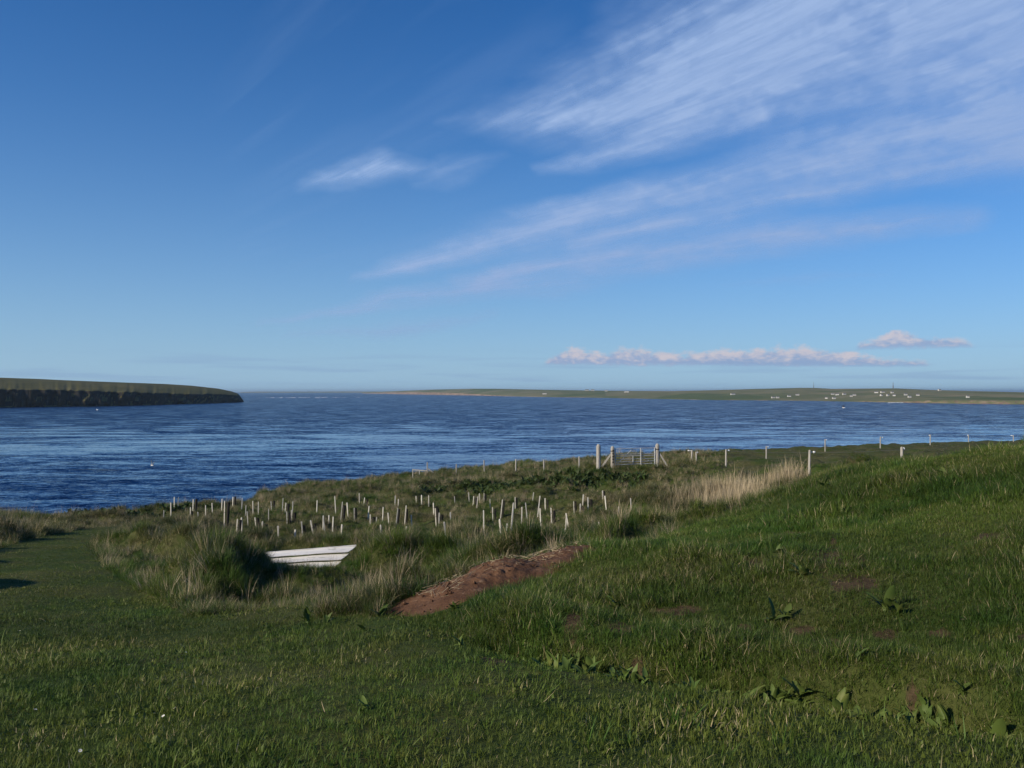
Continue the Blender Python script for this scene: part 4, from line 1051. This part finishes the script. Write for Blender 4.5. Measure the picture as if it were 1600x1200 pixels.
def build_houses():
    rnd = random.Random(21)
    for k, (px, py, w) in enumerate(sorted(HOUSES)):
        x, d, z = far_at(px, py)
        Wm = w / F * d * .72; wall, roof = house_parts(Wm, max(4.5, Wm * .5), max(2.4, 1.5 / F * d), 1.4)
        t = empty('white_house', (x, d, z), rnd.uniform(-.3, .3))
        sz = 'long white' if w > 8 else 'tiny white' if w < 6 else 'small white'
        tag(t, '%s house on the far shore, %s house from the left' % (sz, ordinal(k)), 'house', 'white houses on the far shore')
        link('wall', wall, t); link('roof', roof, t)
    for px, lab in ((1271.5, 'thin mast on the far skyline, left of the two'), (1395.5, 'lattice mast on the far skyline above the houses, right of the two')):
        x, d, z = far_at(px, 607); H = 11.0 / F * d; t = empty('radio_mast', (x, d, z - 2)); tag(t, lab, 'mast', 'masts on the far skyline')
        r = 1.1 if px > 1300 else .6
        link('pole', MB().tube([(0, 0, 0), (0, 0, H)], [r * .7, r * .35], 6).mesh('pole', M['steel_far']), t)
        for i in range(3):
            zz = H * (.35 + .25 * i); link('crossarm', MB().bar((-r * 1.8, 0, zz), (r * 1.8, 0, zz), .5).mesh('crossarm', M['steel_far']), t)
        for s in (-1, 1): link('leg', MB().bar((s * r * 1.6, 0, 0), (0, 0, H * .8), .35).mesh('leg', M['steel_far']), t)
build_houses()

# ------------------------------------------------------------------ breaking water at the tide race
def foam():
    mb = MB(); rnd = random.Random(4)
    for _ in range(70):
        px = rnd.gauss(480, 45); py = 621.3 + rnd.gauss(0, .35) - (px - 480) * .004; d = EYE * F / (py - HY); x = (px - 800) / F * d
        w = rnd.uniform(1, 7); dp = rnd.uniform(1.0, 3.0); hh = rnd.uniform(.25, .9); n = 8
        vs = [(x + math.cos(6.283 * i / n) * w * rnd.uniform(.7, 1.2), d + math.sin(6.283 * i / n) * dp, .02) for i in range(n)] + [(x, d, hh)]
        mb.add(vs, [(i, (i + 1) % n, n) for i in range(n)])
    for _ in range(26):
        px = rnd.uniform(1385, 1412); py = 629.2 + rnd.gauss(0, .2); d = EYE * F / (py - HY); x = (px - 800) / F * d; w = rnd.uniform(1, 3); n = 7
        vs = [(x + math.cos(6.283 * i / n) * w, d + math.sin(6.283 * i / n) * 1.2, .02) for i in range(n)] + [(x, d, .6)]
        mb.add(vs, [(i, (i + 1) % n, n) for i in range(n)])
    o = link('breaking_waves', mb.mesh('breaking_waves', M['foam'], True)); tag(o, 'white crests of breaking water off the headland and far shore', 'waves', kind='stuff')
foam()

# ------------------------------------------------------------------ birds
def gull(label, px, py, d, span, rz, roll, up, wing):
    x = (px - 800) / F * d; z = EYE - (py - HY) / F * d
    t = empty('gull', (x, d, z), rz); t.rotation_euler = (0, roll, rz); tag(t, label, 'bird', 'sea birds over the sound')
    L = span * .42
    b = MB().tube([(0, -L*.5, .0), (0, -L*.42, .01*L), (0, -L*.3, 0), (0, 0, -.02*L), (0, L*.28, .02*L), (0, L*.38, .07*L), (0, L*.46, .07*L), (0, L*.50, .05*L)], [L*k for k in (.02,.06,.11,.15,.11,.085,.07,.02)], 10).mesh('body', M['white_feather'], True)
    body = link('body', b, t)
    link('beak', MB().tube([(0, L*.49, .05*L), (0, L*.57, .03*L)], [.022*L, .004*L], 6).mesh('beak', M['beak'], True), t)
    link('tail', MB().add([(-.03*L,-L*.44,.02*L),(.03*L,-L*.44,.02*L),(.10*L,-L*.66,.02*L),(-.10*L,-L*.66,.02*L),(-.03*L,-L*.44,-.01*L),(.03*L,-L*.44,-.01*L),(.10*L,-L*.66,0),(-.10*L,-L*.66,0)], [(0,1,2,3),(7,6,5,4),(0,4,5,1),(1,5,6,2),(2,6,7,3),(3,7,4,0)]).mesh('tail', M['white_feather']), t)
    for s in (-1, 1):
        vs = []
        st = [(0.10, .16, -.14, .05), (.45, .20, -.10, .05 + .36 * up), (.80, .10, -.14, .05 + .50 * up), (1.15, -.12, -.22, .05 + .48 * up), (1.30, -.24, -.26, .05 + .44 * up)]
        for xx, y0, y1, zz in st:
            vs += [(s*xx*L*.9, y0*L, zz*L*1.6), (s*xx*L*.9, y1*L, zz*L*1.6), (s*xx*L*.9, (y0+y1)/2*L, zz*L*1.6 + .03*L)]
        fs = []
        for k in range(len(st) - 1):
            a, c = 3*k, 3*k+3
            fs += [(a, c, c+2, a+2), (a+2, c+2, c+1, a+1), (a+1, c+1, c, a)]
        link('wing', MB().add(vs, fs).mesh('wing', wing, True), t)
gull('white gull with raised dark wings flying low over the water on the left', 238, 727, 62, .62, R(70), R(18), 1.5, M['grey_feather'])
gull('dark winged sea bird with white belly in front of the far houses', 1318, 637, 95, .75, R(35), R(-12), 1.2, M['dark_feather'])
gull('tiny white gull above the water below the headland cliffs', 152, 640.5, 130, .75, R(80), R(8), .5, M['white_feather'])

# ------------------------------------------------------------------ daisies in the lawn
def build_daisies():
    pet = MB()
    for i in range(11):
        a = 6.283 * i / 11
        ca, sa = math.cos(a), math.sin(a)
        pet.add([(ca*.25 - sa*.1, sa*.25 + ca*.1, 0), (ca*.25 + sa*.1, sa*.25 - ca*.1, 0), (ca*.9 + sa*.17, sa*.9 - ca*.17, .16), (ca, sa, .16), (ca*.9 - sa*.17, sa*.9 + ca*.17, .16)], [(0, 1, 2, 3, 4)])
    pm = pet.mesh('petals', M['petal']); dm = MB().tube([(0, 0, -.05), (0, 0, .08), (0, 0, .16)], [.30, .30, .14], 8).mesh('disc', M['yolk'], True)
    sm = MB().tube([(0, 0, -3.5), (0, 0, 0)], .07, 4).mesh('stem', M['lush'])
    rnd = random.Random(8)
    for k_, (px, py) in enumerate(sorted(((216, 1131), (230, 1136), (243, 1130), (257, 1134), (274, 1122), (128, 1186), (2, 1168), (292, 1025), (203, 1046), (58, 1120), (470, 1000), (33, 993)))):
        x, d, z = ray_ground(px, py, 2.0)
        t = empty('daisy', (x, d, z + .045), rnd.uniform(0, 6)); s = .009
        t.rotation_euler = (rnd.uniform(-.2, .5), rnd.uniform(-.5, .1), rnd.uniform(0, 6))
        tag(t, 'tiny white daisy in the mown lawn, %s daisy from the left' % ordinal(k_), 'daisy', 'daisies in the lawn')
        for n, me in (('petals', pm), ('disc', dm), ('stem', sm)):
            o = link(n, me, t); o.scale = (s, s, s)
build_daisies()

# ------------------------------------------------------------------ sea air
def build_haze():
    m = bpy.data.materials.new('sea_haze'); m.use_nodes = True; nt = m.node_tree; nt.nodes.clear()
    out = nt.nodes.new('ShaderNodeOutputMaterial'); pv = nt.nodes.new('ShaderNodeVolumePrincipled')
    pv.inputs['Color'].default_value = (.58, .80, 1, 1); pv.inputs['Density'].default_value = 0.000045; pv.inputs['Anisotropy'].default_value = 0.2
    nt.links.new(pv.outputs[0], out.inputs['Volume'])
    x0, x1, y0, y1, z0, z1 = -41000, 41000, -60, 61000, -5.5, 90
    v = [(x, y, z) for z in (z0, z1) for x, y in ((x0, y0), (x1, y0), (x1, y1), (x0, y1))]
    o = link('haze', pydata('haze', v, [(3, 2, 1, 0), (4, 5, 6, 7), (0, 1, 5, 4), (1, 2, 6, 5), (2, 3, 7, 6), (3, 0, 4, 7)], m))
    tag(o, 'pale sea haze softening the far shore', 'haze', kind='stuff')
build_haze()
